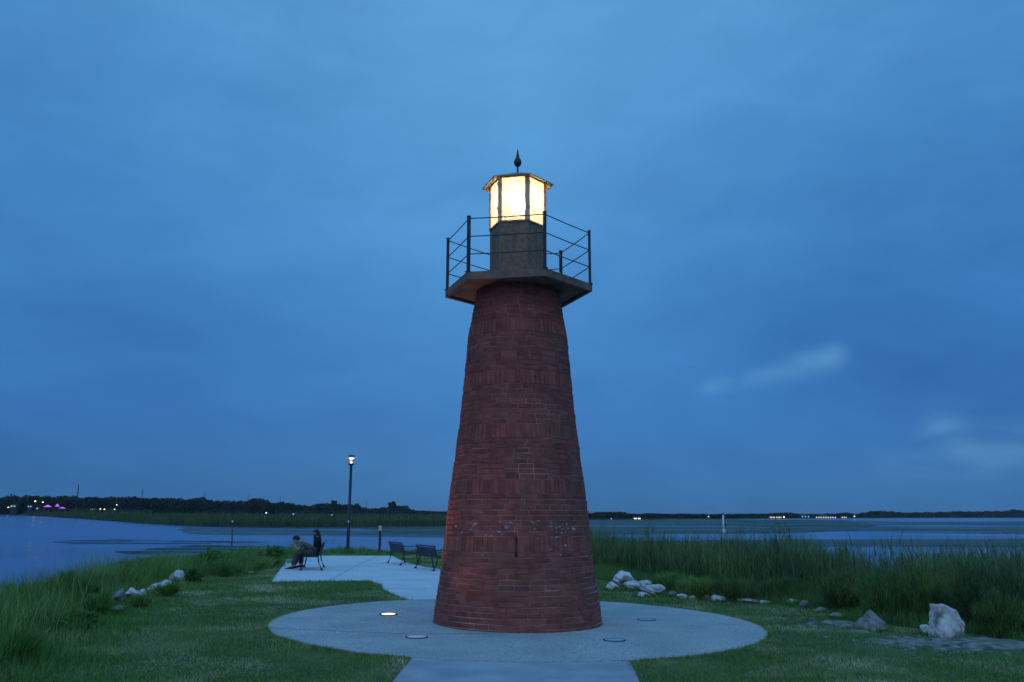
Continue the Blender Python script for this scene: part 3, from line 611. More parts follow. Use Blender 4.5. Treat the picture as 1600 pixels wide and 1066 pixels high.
# reed leaves spring from the stems
for q in range(4):
    t = rng.uniform(0.15, 0.85, len(x)); kk = t**1.8
    Pq = P+np.stack([ln[:, 0]*kk, ln[:, 1]*kk, h*t], 1); hl = rng.uniform(0.22, 0.5, len(x)); th = rng.uniform(0, 2*math.pi, len(x))
    l2 = np.stack([np.cos(th), np.sin(th)], 1)*(hl*rng.uniform(.25, .8, len(x)))[:, None]; parts.append(blades(Pq, hl, rng.uniform(0.010, 0.022, len(x)), l2, 2))
V, F = cat_(parts); np_mesh('reed_bed', V, F, [M['reed'], M['reed_dry']], midx=(np.arange(len(F)) < len(F1))&((np.arange(len(F))//4) % 4 == 0), label='tall dark reeds standing in the shallows on the right', cat='reeds', kind='stuff')
# shorter marsh grass in front of the reeds
x, y = strew(520000, 1.2, 18, 9, 34, lambda x, y: inreed(x, y, -0.15, 4.6))
x, y = x[:150000], y[:150000]; d = dout(x, y)
hm = np.clip(0.18+0.42*np.clip(d, 0, 2.0), .15, 1.05)*(0.35+0.75*vnoise(x, y, 1.1, 31)+0.5*vnoise(x, y, 0.45, 33))*np.interp(x/y, [0.1, 0.3, 0.45, 0.6], [0.75, 0.9, 1.15, 1.35])
V, F = tall(x, y, hm*0.6, hm*1.15, 0.013, 0.28, 3); 
np_mesh('marsh_grass', V, F, M['feather_leaf'], label='bushy marsh grass between the rocks and the tall reeds', cat='marsh grass', kind='stuff')

# low grassy spit in the water beyond the left bank
def sheet(name, px, z, m, kind='structure', n=7, jit=0.06, **k):
    pts = [G(u, v, z) for u, v in px]; out_ = []
    for i, p in enumerate(pts):
        q = pts[(i+1) % len(pts)]
        for j in range(n):
            t = j/n; c = p.lerp(q, t); e = (q-p).length*jit*(random.random()-0.5)*(1 if j else 0); dd = (q-p).normalized(); out_.append((c.x-dd.y*e, c.y+dd.x*e, z))
    b = MB(); b.add(out_, [tuple(range(len(out_)))]); return b.build(name, m, kind=kind, **k), [(a, c) for a, c, _ in out_]
def fill(poly, n, hmin, hmax, w, z, lean=0.3):
    xs_ = [p[0] for p in poly]; ys_ = [p[1] for p in poly]
    x, y = strew(n, min(xs_), max(xs_), min(ys_), max(ys_), lambda x, y: inpoly(x, y, poly))
    h = rng.uniform(hmin, hmax, len(x))*(0.6+0.7*vnoise(x, y, 0.25 if w > .1 else 1.0, 41)); P = np.stack([x, y, np.full(len(x), z-0.02)], 1)
    return blades(P, h, rng.uniform(.6, 1.3, len(x))*w, rng.normal(0, 1, (len(x), 2))*(lean*h)[:, None], 1)
_, pg = sheet('mudbank', [(201, 885), (215, 879), (300, 872), (408, 866), (470, 866), (470, 884), (380, 899), (315, 899), (208, 892)], WZ+0.03, M['soil'])
V, F = fill(pg, 60000, 0.10, 0.26, 0.05, WZ+0.03); np_mesh('spit_grass', V, F, M['reed'], label='low dark grass on the spit beyond the left bank', cat='marsh grass', kind='stuff')
# far marsh on the left: ground with tall grass, and the wood behind it
_, pg = sheet('marsh_land', [(18, 801.2), (60, 806), (150, 811.5), (230, 817), (320, 822), (480, 825), (620, 824.5), (720, 823), (720, 805), (500, 803.5), (300, 802.2), (60, 800.8)], WZ+0.04, M['soil'], jit=0.01)
V1, F1 = fill(pg, 42000, 1.3, 2.5, 0.55, WZ+0.04, 0.12)
lp_ = [tuple(G(u, v, WZ)[:2]) for u, v in ((4, 800.6), (18, 802.6), (60, 806), (150, 811), (230, 813), (240, 805), (60, 801), (20, 800.2))]
V0, F0 = fill(lp_, 30000, 2.8, 3.9, 0.6, WZ, 0.12)
V1, F1 = cat_([(V0, F0), (V1, F1)])
xx = []; yy = []
fr = [G(u, v, WZ+.04) for u, v in ((30, 803.5), (60, 806), (150, 811.5), (230, 817), (320, 822), (480, 824), (620, 823), (720, 822))]
for a, b_ in zip(fr, fr[1:]):
    m_ = int((b_-a).length*130); t = rng.random(m_); xx.append(a.x+(b_.x-a.x)*t+rng.normal(0, 1.5, m_)); yy.append(a.y+(b_.y-a.y)*t+rng.uniform(0, 10, m_))
xx = np.concatenate(xx); yy = np.concatenate(yy); V2, F2 = blades(np.stack([xx, yy, np.full(len(xx), WZ)], 1), rng.uniform(.7, 1.9, len(xx)), rng.uniform(.07, .16, len(xx)), rng.normal(0, 0.15, (len(xx), 2)), 1)
V, F = cat_([(V1, F1), (V2, F2)])
np_mesh('far_marsh', V, F, M['far_reed'], label='belt of tall marsh grass across the water on the left', cat='marsh grass', kind='stuff')
# far shore ground, left and right
mb = MB(); a = [(-1500, 470), (-700, 480), (-120, 560), (-60, 690), (-25, 700), (-5, 420), (15, 345), (62, 412), (142, 536), (276, 735), (542, 1105), (1035, 1640), (3000, 2600), (3000, 6000), (-6000, 6000), (-6000, 900)]
mb.prism(a, WZ-0.2, WZ+0.35); mb.build('far_shore', M['soil'], kind='structure')
# floating plants
P1, _ = sheet('floating_plants', [(285, 824), (480, 826), (720, 825), (720, 842), (560, 841.5), (400, 839), (300, 834), (280, 829)], WZ+0.012, M['mat_mid'], 'stuff', label='patchy floating plants in the middle water left of the tower', cat='water plants')
sheet('floating_plants', [(560, 824), (720, 822), (920, 823), (920, 835), (720, 836), (600, 833)], WZ+0.020, M['mat_dense'], 'stuff', label='dense floating plants just left of the tower', cat='water plants')
sheet('floating_plants', [(880, 811), (1010, 810.5), (1180, 812), (1330, 813.5), (1340, 830), (1200, 834), (1050, 834.5), (880, 836)], WZ+0.012, M['mat_dense'], 'stuff', label='dense floating plants between the tower and the white marker', cat='water plants')
sheet('floating_plants', [(1130, 812.5), (1330, 812), (1640, 815), (1700, 835), (1500, 834), (1300, 831), (1180, 829)], WZ+0.024, M['mat_mid'], 'stuff', label='dull floating plants beyond the reeds at far right', cat='water plants')
sheet('floating_plants', [(870, 846), (1200, 843), (1500, 842), (1750, 840), (1750, 850), (1500, 858), (1200, 860), (870, 870)], WZ+0.014, M['mat_mid'], 'stuff', label='floating plants in the shallows right behind the reeds', cat='water plants')
sheet('water_weed', [(225, 881), (250, 876), (330, 872), (420, 860.5), (560, 859.5), (720, 860), (720, 868), (560, 869), (440, 869), (330, 880)], WZ+0.010, M['mat_dark'], 'stuff', label='dark weed lying on the water near the spit and the patio shore', cat='water weed')
sheet('water_weed', [(150, 884), (190, 876), (260, 880), (210, 888), (160, 892)], WZ+0.011, M['mat_dark'], 'stuff', label='dark weed streaks on the water left of the spit', cat='water weed')
sheet('water_weed', [(60, 846), (180, 843), (330, 845), (420, 847), (300, 850), (120, 850)], WZ+0.013, M['mat_dark'], 'stuff', label='faint dark weed streak in the open water farthest from the bank', cat='water weed')
sheet('water_weed', [(180, 862), (300, 852), (480, 851), (480, 857), (300, 864), (200, 866)], WZ+0.013, M['mat_dark'], 'stuff', label='thin dark weed streaks in the open water by the leaning pole', cat='water weed')

# ------------------------------------------------------------------ far woods
def crowns(prof, y0, base_off, step, seed, leaf, per):
    r = np.random.default_rng(seed); us = [p[0] for p in prof]; vs = [p[1] for p in prof]; C = []; Sz = []
    u = us[0]
    while u < us[-1]:
        yy = y0(u)*r.uniform(0.97, 1.12); vt = np.interp(u, us, vs)+r.uniform(-0.6, 2.2 if leaf < 1.3 else 1.2)
        top = D(u, vt, yy); gzz = WZ+0.3; ht = top.z-gzz; rx = r.uniform(0.75, 1.25)*max(0.0055*yy, ht*0.48); cz = gzz+ht*0.5
        m = per; q = r.normal(size=(m, 3)); q /= np.linalg.norm(q, axis=1)[:, None]; q *= (r.random(m)**0.33)[:, None]
        lump = 1+0.16*np.sin(q[:, 0]*5+u)*np.cos(q[:, 2]*4+u*1.7)
        C.append(np.stack([top.x+q[:, 0]*rx*lump, yy+q[:, 1]*rx, np.maximum(cz+q[:, 2]*ht*0.5*np.minimum(lump, 1.02), gzz)], 1)); Sz.append(r.uniform(.6, 1.5, m)*leaf*max(ht/9, yy/1100))
        u += step(u)*r.uniform(0.7, 1.3)
    return quads(np.concatenate(C), np.concatenate(Sz))
PL = [(-30, 779), (0, 779), (19, 772.6), (33, 776), (47, 772), (58, 775), (77, 774.5), (96, 775), (110, 773), (120, 775), (132, 776.5), (151, 775.5), (193, 776.5), (219, 776), (243, 778), (262, 775.5), (286, 779), (320, 777), (340, 782),
      (350, 780), (359, 783), (408, 778.5), (429, 785), (439, 781.5), (461, 786.6), (488, 788.7), (511, 785), (535, 787), (544, 787), (560, 786.6), (570, 793), (597, 792.5), (618, 788.5), (630, 787.5), (645, 796), (657, 797), (700, 799), (790, 800)]
YL = lambda u: float(np.interp(u, [-30, 300, 560, 700], [560, 600, 680, 820]))
V, F = crowns(PL, YL, 0, lambda u: 8.0, 5, 1.0, 1300)
# dark undergrowth
w = []
for u in np.arange(-30, 760, 1.5):
    c = D(u, 800, YL(u)*0.985); n_ = 26; w.append(np.stack([c.x+rng.uniform(-1, 1, n_), c.y+rng.uniform(-8, 8, n_), WZ+rng.uniform(0, 3.6, n_)], 1))
w = np.concatenate(w); V, F = cat_([(V, F), quads(w, rng.uniform(1, 2.2, len(w)))])
np_mesh('far_wood', V, F, M['far_leaf'], label='long dark belt of trees across the water on the left', cat='wood', kind='stuff')
PRt = [(860, 800), (920, 801), (941, 799.7), (967, 799.5), (985, 802.5), (998, 805), (1011, 801), (1030, 802), (1047, 803.5), (1073, 802.5), (1090, 804.8), (1110, 805), (1124, 803.5), (1143, 804.8), (1156, 802.5), (1175, 803), (1196, 802.3), (1232, 801.2), (1250, 802.5), (1267, 803.6),
       (1300, 802.5), (1321, 801), (1339, 803.6), (1361, 798.4), (1393, 798.4), (1412, 801.3), (1457, 800), (1480, 800), (1495, 798.2), (1515, 799.5), (1549, 797.6), (1565, 799), (1584, 796), (1600, 797.4), (1640, 797)]
YR = lambda u: float(np.interp(u, [860, 1000, 1150, 1300, 1450, 1640], [360, 430, 560, 770, 1150, 1700]))
V, F = crowns(PRt, YR, 0, lambda u: 4.5, 6, 1.6, 420)
w = []
for u in np.arange(860, 1650, 1.2):
    c = D(u, 806, YR(u)*0.985); n_ = 14; w.append(np.stack([c.x+rng.uniform(-2, 2, n_), c.y+rng.uniform(-8, 8, n_), WZ+rng.uniform(0, 1.6+YR(u)*0.0022, n_)], 1))
w = np.concatenate(w); V, F = cat_([(V, F), quads(w, rng.uniform(.8, 1.2, len(w))*w[:, 1]/420)])
np_mesh('far_wood', V, F, M['far_leaf'], label='thin low belt of trees on the horizon right of the tower', cat='wood', kind='stuff')
def lone_tree(u, vtop, y, wpx, label):
    top = D(u, vtop, y); g = WZ+0.3; h = top.z-g; e = empty('tree', (top.x, y, g), label=label, cat='tree', group='single trees rising above the far wood')
    b = MB(); b.tube([(0, 0, 0), (0.2, 0, h*.4), (0, 0.1, h*0.8)], [0.4, 0.3, 0.12], 8); b.tube([(0.15, 0, h*.4), (1.8, 0.3, h*.7)], [0.2, 0.08], 6); b.tube([(0.15, 0, h*.45), (-1.6, -.3, h*.72)], [0.2, 0.08], 6); b.build('trunk', M['stem'], e)
    r = wpx*y/FPX/2; C = []
    for k in range(16):
        c = np.array([rng.uniform(-.75, .75)*r, rng.uniform(-.7, .7)*r, h*rng.uniform(.5, .9)]); q = rng.normal(size=(140, 3)); q /= np.linalg.norm(q, axis=1)[:, None]; C.append(c+q*(rng.random((140, 1))**.4)*r*0.38)
    C = np.concatenate(C); C[:, 2] = np.minimum(C[:, 2], h); V, F = quads(C, rng.uniform(.5, 1.2, len(C))); np_mesh('crown', V, F, M['far_leaf'], e)
lone_tree(521, 781.3, 640, 12, 'tallest single tree above the wood just left of the lamp post')
lone_tree(613, 783.5, 690, 12, 'single tree with a bushy top above the wood right of the lamp post')

# ------------------------------------------------------------------ shrubs
def shrub(name, base, w, h, label, cat_n, leaf=0.07, nst=26, mk='shrub_leaf', group=None, lp=70, feather=False, wide=1.0):
    e = empty(name, base, label=label, cat=cat_n, group=group); st = MB(); C = []; Sz = []; VF = []
    for k in range(nst):
        th = rng.uniform(0, 2*math.pi); rr = rng.random()**0.6*w/2; hh = h*rng.uniform(.62, 1.0)*(1-0.35*(rr/(w/2))**2)
        tip = Vector((rr*math.cos(th)*wide, rr*math.sin(th), hh)); mid = Vector((tip.x*0.55, tip.y*0.55, hh*0.55)); a0 = Vector((tip.x*.15, tip.y*.15, -0.05))
        st.tube([a0, mid, tip], [0.008, 0.006, 0.002], 5)
        for j in range(lp):
            t = rng.uniform(0.12, 1.0); c = a0.lerp(mid, t*2) if t < .5 else mid.lerp(tip, t*2-1)
            s = 0.10*w*(1.15-t*0.6); C.append([c.x+rng.normal(0, s*.7), c.y+rng.normal(0, s*.7), max(0, c.z+rng.normal(0, s*.6))]); Sz.append(leaf*rng.uniform(.6, 1.2))
    st.build('stem', M['stem'], e); C = np.array(C)
    if feather:
        n_ = len(C); hl = np.array(Sz)*2.2; out_ = C[:, :2]/np.maximum(np.linalg.norm(C[:, :2], axis=1)[:, None], .05)
        V, F = blades(C, hl, np.array(Sz)*0.10+0.004, out_*hl[:, None]*0.4+rng.normal(0, .3, (n_, 2))*hl[:, None], 2)
    else: V, F = quads(C, np.array(Sz))
    np_mesh('foliage', V, F, M[mk], e); return e
p = GT(327, 893); shrub('shrub', (p.x, p.y, p.z), 46*p.y/FPX, 36*p.y/FPX, 'leafy shrub on the mound farther left of the sitting couple', 'shrub', nst=30, group='leafy shrubs left of the patio')
p = GT(423, 884); shrub('shrub', (p.x, p.y, p.z), 44*p.y/FPX, 34*p.y/FPX, 'leafy shrub nearest the sitting couple at the patio corner', 'shrub', nst=30, group='leafy shrubs left of the patio')
LB = 'feathery bushes on the left bank'
for (u, v, y, wpx, top, lab) in ((36, 985, 14.6, 60, 930, 'dark rounded bush at the far left edge of the bank'), (108, 968, 15.2, 46, 895, 'tall feathery bush standing out darkest on the left bank'),
                                (78, 962, 16.6, 50, 912, 'feathery bush between the dark rounded one and the tall one'), (150, 950, 17.0, 50, 903, 'feathery bush between the tall one and the front rocks'),
                                (6, 960, 16.2, 50, 912, 'feathery bush cut by the left edge of the picture'), (128, 950, 14.8, 40, 925, 'low feathery bush in front of the tall one'), (55, 950, 18.0, 60, 908, 'feathery bush by the water behind the dark rounded one'),
    (195, 925, 21.5, 50, 899, 'bush by the water behind the front rocks'), (262, 905, 24.5, 40, 884, 'bush by the water behind the tilted rock'), (232, 905, 21.5, 44, 893, 'low bush by the water behind the pale flat rock'),
                                (178, 930, 19.8, 36, 896, 'thin feathery bush behind the brownish rock')):
    t = D(u, top, y); z0 = float(gz(t.x, y)); fe = int(u) % 2 == 0; shrub('feathery_bush' if fe else 'bush', (t.x, y, z0), wpx*1.3*y/FPX, max(0.4, t.z-z0), lab if fe else lab.replace('feathery ', 'leafy '), 'bush', leaf=0.055, nst=44, mk='feather_leaf', group=LB, lp=150, feather=fe)
for (u, v, wpx, hpx, lab) in ((60, 1000, 90, 42, 'broad leaved weed clump at the lower left edge of the lawn'), (22, 1040, 90, 46, 'broad leaved weed clump in the lower left corner'), (120, 985, 60, 30, 'low weed clump between the corner and the front rocks'),
                         (150, 962, 50, 30, 'dark weed clump just left of the dull rock'), (218, 950, 34, 16, 'small weed clump at the foot of the white topped rock'), (262, 933, 34, 18, 'small weed clump at the foot of the middle rocks'), (304, 914, 40, 26, 'dark weed clump right of the tilted rock'), (350, 903, 50, 28, 'rounded weed clump on the lawn side of the mound'), (385, 893, 44, 24, 'weed clump between the mound and the patio shrub')):
    p = GT(u, v); shrub('weed_clump', (p.x, p.y, p.z), wpx*p.y/FPX, hpx*p.y/FPX, lab, 'weeds', leaf=0.045, nst=26, mk='bank_blade' if u % 4 else 'shrub_leaf', group='weed clumps along the left bank', lp=80, feather=u % 4 != 0)
for (u, v, y, wpx, top, lab) in ((1085, 0, 17.6, 60, 903, 'pale green bush in the grass behind the middle rocks'), (1050, 0, 19.2, 50, 906, 'rounded green bush right of the rock pile'),
        (1150, 0, 17.4, 80, 905, 'wide bush behind the long flat buried rock'), (1225, 0, 17.6, 70, 902, 'bush behind the bright wedge shaped rock'), (1310, 0, 15.8, 110, 892, 'big dark bush behind the bare soil'),
        (1385, 0, 14.6, 100, 884, 'big bush right behind the brown pointed rock'), (1445, 0, 14.4, 100, 880, 'bush behind the left shoulder of the big boulder'), (1530, 0, 13.8, 120, 864, 'dark bush behind the right shoulder of the big boulder'),
        (1590, 0, 13.0, 120, 868, 'dark bush cut by the right edge of the picture'), (1560, 0, 12.6, 70, 925, 'low dark bush right of the big boulder')):
    t = D(u, top, y); z0 = float(gz(t.x, y)); shrub('feathery_bush', (t.x, y, z0), wpx*y/FPX, max(0.35, t.z-z0), lab, 'bush', leaf=0.05, nst=46, mk='bank_blade' if u < 1100 else ('feather_leaf' if u % 20 < 10 else 'reed'), group='bushes in front of the reeds', lp=190, feather=True)

# ------------------------------------------------------------------ lamp post, sign post, poles
def lamp_post():
    b0 = at(-6.52, 35.65); e = empty('lamp_post', b0, label='tall black lamp post with a lit lantern head by the patio shore', cat='lamp post')
    T = D(549, 711, 35.65).z-b0.z
    b = MB(); b.tube([(0, 0, 0.0), (0, 0, 0.35), (0, 0, T-0.42)], [0.075, 0.062, 0.052], 14); b.build('pole', M['black_metal'], e)
    b = MB(); b.lathe([(0.15, 0), (0.15, 0.05), (0.11, 0.09), (0.095, 0.22), (0.08, 0.26)], 20); b.build('base', M['black_metal'], e)
    b = MB(); b.lathe([(0.05, T-0.43), (0.115, T-0.40), (0.12, T-0.36), (0.10, T-0.345), (0.001, T-0.34)], 20)
    for k in range(4):
        a = R(45+90*k); b.tube([(0.10*math.cos(a), 0.10*math.sin(a), T-0.36), (0.135*math.cos(a), 0.135*math.sin(a), T-0.12)], 0.010, 6)
    b.build('lantern_cage', M['black_metal'], e)
    b = MB(); b.lathe([(0.085, T-0.345), (0.118, T-0.13)], 24); b.build('glass', M['clear'], e)
    b = MB(); b.lathe([(0.29, T-0.115), (0.29, T-0.105), (0.16, T-0.085), (0.001, T-0.08)], 32); b.lathe([(0.29, T-0.115), (0.12, T-0.119)], 32); b.build('brim', M['white'], e)
    b = MB(); b.lathe([(0.145, T-0.09), (0.135, T-0.04), (0.09, T-0.008), (0.001, T)], 24); b.build('cap', M['black_metal'], e)
    b = MB(); b.lathe([(0.001, T-0.165), (0.095, T-0.165), (0.118, T-0.122), (0.001, T-0.121)], 24); b.build('light', M['post_lamp'], e); b = MB(); b.lathe([(0.001, T-0.335), (0.055, T-0.33), (0.045, T-0.30), (0.001, T-0.285)], 20); b.build('lower_glow', M['post_lamp'], e)  # light split in two; the lower piece glows by itself, reflecting nothing
    b = MB(); b.box((0, -0.066, 1.25), (0.05, 0.008, 0.09)); b.build('plate', M['white'], e)
    l = bpy.data.lights.new('post_light', 'POINT'); l.energy = 1.6; l.color = (1, .85, .7); l.shadow_soft_size = .08; o = bpy.data.objects.new('post_light', l); COL.objects.link(o); o.location = (b0.x, b0.y, b0.z+T-0.24); o['kind'] = 'structure'
    V, F = tall(b0.x+rng.normal(0.1, .45, 500), b0.y+rng.normal(-.1, .3, 500), .1, .34, .03, .3, 1); np_mesh('weeds', V, F, M['bank_blade'], label='clump of weeds round the foot of the lamp post', cat='weeds', kind='stuff')
lamp_post()
b0 = at(-5.27, 35.81); e = empty('sign_post', b0, label='short dark post with a small white notice plate by the shore', cat='sign'); H = D(593, 821.5, 35.81).z-b0.z
b = MB(); b.box((0, 0, (H-0.05)/2), (0.085, 0.085, H-0.05)); b.build('post', M['black_metal'], e)
b = MB(); b.box((0, -0.052, H-0.10), (0.115, 0.012, 0.20)); pnl = b.build('sign_plate', M['white'], e)
b = MB(); b.tube([(-0.02, -0.060, H-0.05), (0.018, -0.060, H-0.075), (-0.018, -0.060, H-0.12), (0.0, -0.060, H-0.16)], 0.007, 5); b.build('symbol', M['black_metal'], pnl)

p = G(361, 866, WZ); t = D(362.5, 805, p.y); e = empty('marker_pole', (p.x, p.y, WZ-0.4), label='thin leaning pole standing in the water left of the couple', cat='pole')
h = t.z-WZ+0.4; dx = t.x-p.x+0.05
b = MB(); b.tube([(0, 0, 0), (dx*.5+.03, 0, h*.45), (dx*.75, 0, h*0.78)], [0.048, 0.042, 0.035], 8); b.build('pole', M['stem'], e)
b = MB(); b.tube([(dx*.75, 0, h*.775), (dx, 0, h*.99)], 0.022, 8); b.build('rod', M['dark_metal'], e)
b = MB(); b.lathe([(.001, h*.83), (.06, h*.84), (.06, h*.87), (.001, h*.89)], 12, c=(dx*.82, 0)); b.build('collar', M['white'], e)

p = G(1131, 833, WZ); t = D(1132, 802, p.y); h = t.z-WZ; e = empty('channel_marker', (p.x, p.y, WZ), label='white channel marker post standing in the lake right of the tower', cat='channel marker')
b = MB(); b.tube([(0, 0, -1), (0, 0, h*.93)], 0.12, 14); b.build('post', M['white'], e)
b = MB(); b.box((0.20, 0.1, h*.55), (0.16, .16, h*.55)); b.build('pile', M['dark_metal'], e)
b = MB(); b.lathe([(.14, h*.93), (.14, h*.97), (.05, h), (.001, h)], 14); b.build('cap', M['dark_metal'], e)
b = MB(); b.lathe([(.20, 0.05), (.20, .4), (.15, .5), (0.12, .52)], 16); b.build('collar', M['white'], e)

def mast(u, v0, v1, y, r, label, arm=True):
    a = D(u, v0, y); t = D(u, v1, y); e = empty('mast', (a.x, y, WZ+.3), label=label, cat='mast', group='masts above the far wood'); h = t.z-WZ-.3
    b = MB(); b.tube([(0, 0, 0), (0, 0, h*.5), (0, 0, h)], [r*1.3, r, r*.5], 6)
    if arm:
        for q in (.80, .88): b.box((0, 0, h*q), (r*10, r, r))
    b.build('pole', M['dark_metal'], e)
mast(119, 797, 757, 430, 0.30, 'pale mast in front of the wood at far left', False)
mast(220, 797, 764, 620, 0.22, 'mast above the wood second from the left', True)
mast(318.5, 797, 767, 620, 0.20, 'mast above the wood above the leaning pole', True)
mast(387, 797, 772, 640, 0.18, 'mast above the wood between the leaning pole and the couple', False)
mast(437, 797, 774, 640, 0.18, 'mast above the wood over the patio corner shrub', False)
mast(572, 797, 781, 660, 0.18, 'mast above the wood just right of the lamp post', False)

# far buildings and lights
def house(name, u, v, y, wpx, hpx, label, lit, wallm='wall_pale', cat_n='house', nwin=1, group='lit buildings on the far shore', wfrac=0.5):
    s = y/FPX; c = D(u, v, y); w = wpx*s; h = hpx*s; g = WZ+0.3; z0 = c.z-h/2
    e = empty(name, (c.x, y, g), label=label, cat=cat_n, group=group); dz = z0-g; b = MB(); b.box((0, 0, (dz+h*.65)/2), (w, w*.6, dz+h*.65)); b.build('wall', M[wallm], e)
    b = MB(); a = w*.56; d = w*.34; zr = dz+h*.65; b.add([(-a, -d, zr), (a, -d, zr), (a, d, zr), (-a, d, zr), (-a*.7, 0, dz+h), (a*.7, 0, dz+h)], [(3, 2, 1, 0), (0, 1, 5, 4), (2, 3, 4, 5), (1, 2, 5), (3, 0, 4)]); b.build('roof', M['roof_dark'] if wallm != 'purple_light' else M['purple_light'], e)
    for k in range(nwin):
        x = (k+.5)/nwin*w-w/2; b = MB(); b.box((x, -w*.3-0.05, dz+h*.32), (w/nwin*wfrac, .08, h*.42)); b.build('window', M['far_window' if y > 380 and lit == 'white_light' else lit], e)
def far_lamp(u, v, y, label, m='warm_light', size=1.0):
    s = y/FPX; c = D(u, v, y); g = WZ+.3; e = empty('street_lamp', (c.x, y, g), label=label, cat='street lamp', group='lit lamps on the far shore'); h = c.z-g; r = 0.85*s*size
    b = MB(); b.tube([(0, 0, 0), (0, 0, h)], .12, 6); b.build('pole', M['dark_metal'], e)
    b = MB(); b.lathe([(.001, h-r*.5), (r*1.4, h-r*.5), (r*.9, h+r*.2), (.001, h+r)], 12); b.build('lamp_head', M[m], e)
YF = 470
far_lamp(55, 783.5, YF, 'warm lamp at far left above the purple lights', size=1.2)
far_lamp(67, 785, YF, 'second warm lamp at far left, the lower one'); far_lamp(182.5, 789, YF, 'small pale lamp above the right pair of lights', 'white_light', .8)
far_lamp(179, 796, YF, 'white lamp under the small pale one', 'white_light', .9); far_lamp(416, 801.5, 520, 'lone warm lamp in the trees above the leaning pole', 'white_light', 1.1)
far_lamp(157, 795.5, YF, 'left of a pair of yellow lamps on the far shore', 'yellow_light', .9); far_lamp(163, 796, YF, 'right of a pair of yellow lamps on the far shore', 'yellow_light', .9); far_lamp(13, 793, YF, 'white lamp at the left edge of the far shore', 'white_light', .9)
house('house', 22, 790.5, YF, 9, 4, 'pale building by the left edge of the far shore', 'cyan_light', nwin=2)
house('house', 47.5, 791, YF, 7, 3.2, 'pale low building under the warm lamps', 'cyan_light', nwin=2)
house('house', 59, 794, YF, 5, 3, 'small greenish lit hut left of the purple lights', 'cyan_light')
for (u, v, w, h, lab) in ((74.5, 791.5, 9, 5, 'purple lit tent, the leftmost of three'), (89.5, 790.5, 5, 7, 'purple lit tent with a tall peak, in the middle of three'), (97.5, 794, 8, 3.5, 'low purple lit tent, rightmost of three')):
    s = YF/FPX; c = D(u, v, YF); g = WZ+.3; W2 = w*s/2; z0 = c.z-h*s/2-g; hh = h*s
    e = empty('tent', (c.x, YF, g), label=lab, cat='tent', group='purple lit tents on the far shore')
    b = MB(); b.add([(-W2, -W2, z0+hh*.35), (W2, -W2, z0+hh*.35), (W2, W2, z0+hh*.35), (-W2, W2, z0+hh*.35), (0, 0, z0+hh)], [(0, 1, 4), (1, 2, 4), (2, 3, 4), (3, 0, 4)]); b.build('canopy', M['purple_light'], e)
    for sx in (-1, 1):
        b = MB(); b.box((sx*W2*.9, -W2*.9, (z0+hh*.35)/2), (.25, .25, z0+hh*.35)); b.build('leg', M['dark_metal'], e)
house('house', 146, 795.5, YF, 8, 2, 'low dim building left of the yellow pair of lamps', 'cyan_light', nwin=3, wfrac=.3)
house('house', 459, 803, 330, 8, 3, 'pale low roof in the marsh above the couple', 'cyan_light', nwin=1, wfrac=.3); house('house', 519, 804.5, 330, 6, 2.2, 'pale low hut in the marsh left of the lamp post', 'cyan_light', wfrac=.5)
house('house', 995, 809.6, 405, 12, 4, 'lit white house right of the tower', 'white_light', nwin=2, wfrac=.7); house('house', 955, 810.3, 385, 4, 2.5, 'small pale hut nearest the tower on the right shore', 'cyan_light', wfrac=.4)
far_lamp(1107, 807.3, 490, 'white lamp just left of the white marker post', 'white_light', .7)
for u0, lab in ((1206, 'short row of lights left end of the far right shore'), (1216, 'row of four lights in the far right shore')):
    house('house', u0, 807.9, 590, 8.5, 3.4, 'long low building with a '+lab, 'white_light', nwin=4, wfrac=.5, wallm='roof_dark')
far_lamp(1225, 808.0, 600, 'bright lamp with a streak on the water, far right shore', 'warm_light', 1.1)
house('house', 1257, 806.6, 650, 14, 4.5, 'pale hall between the two rows of lights', 'cyan_light', nwin=3, wfrac=.3); house('house', 1286, 806.4, 700, 12, 4, 'pale hall above the long row of lights', 'cyan_light', nwin=3, wfrac=.3)
house('house', 1287, 808.0, 690, 32, 3.2, 'very long low building with a row of lights', 'white_light', nwin=9, wfrac=.4, wallm='roof_dark'); house('house', 1318, 808.0, 735, 9, 3.2, 'small building with three lights right of the long row', 'white_light', nwin=3, wfrac=.35, wallm='roof_dark')
far_lamp(1335, 807.0, 770, 'last white lamp on the far shore towards the right', 'white_light', .9)

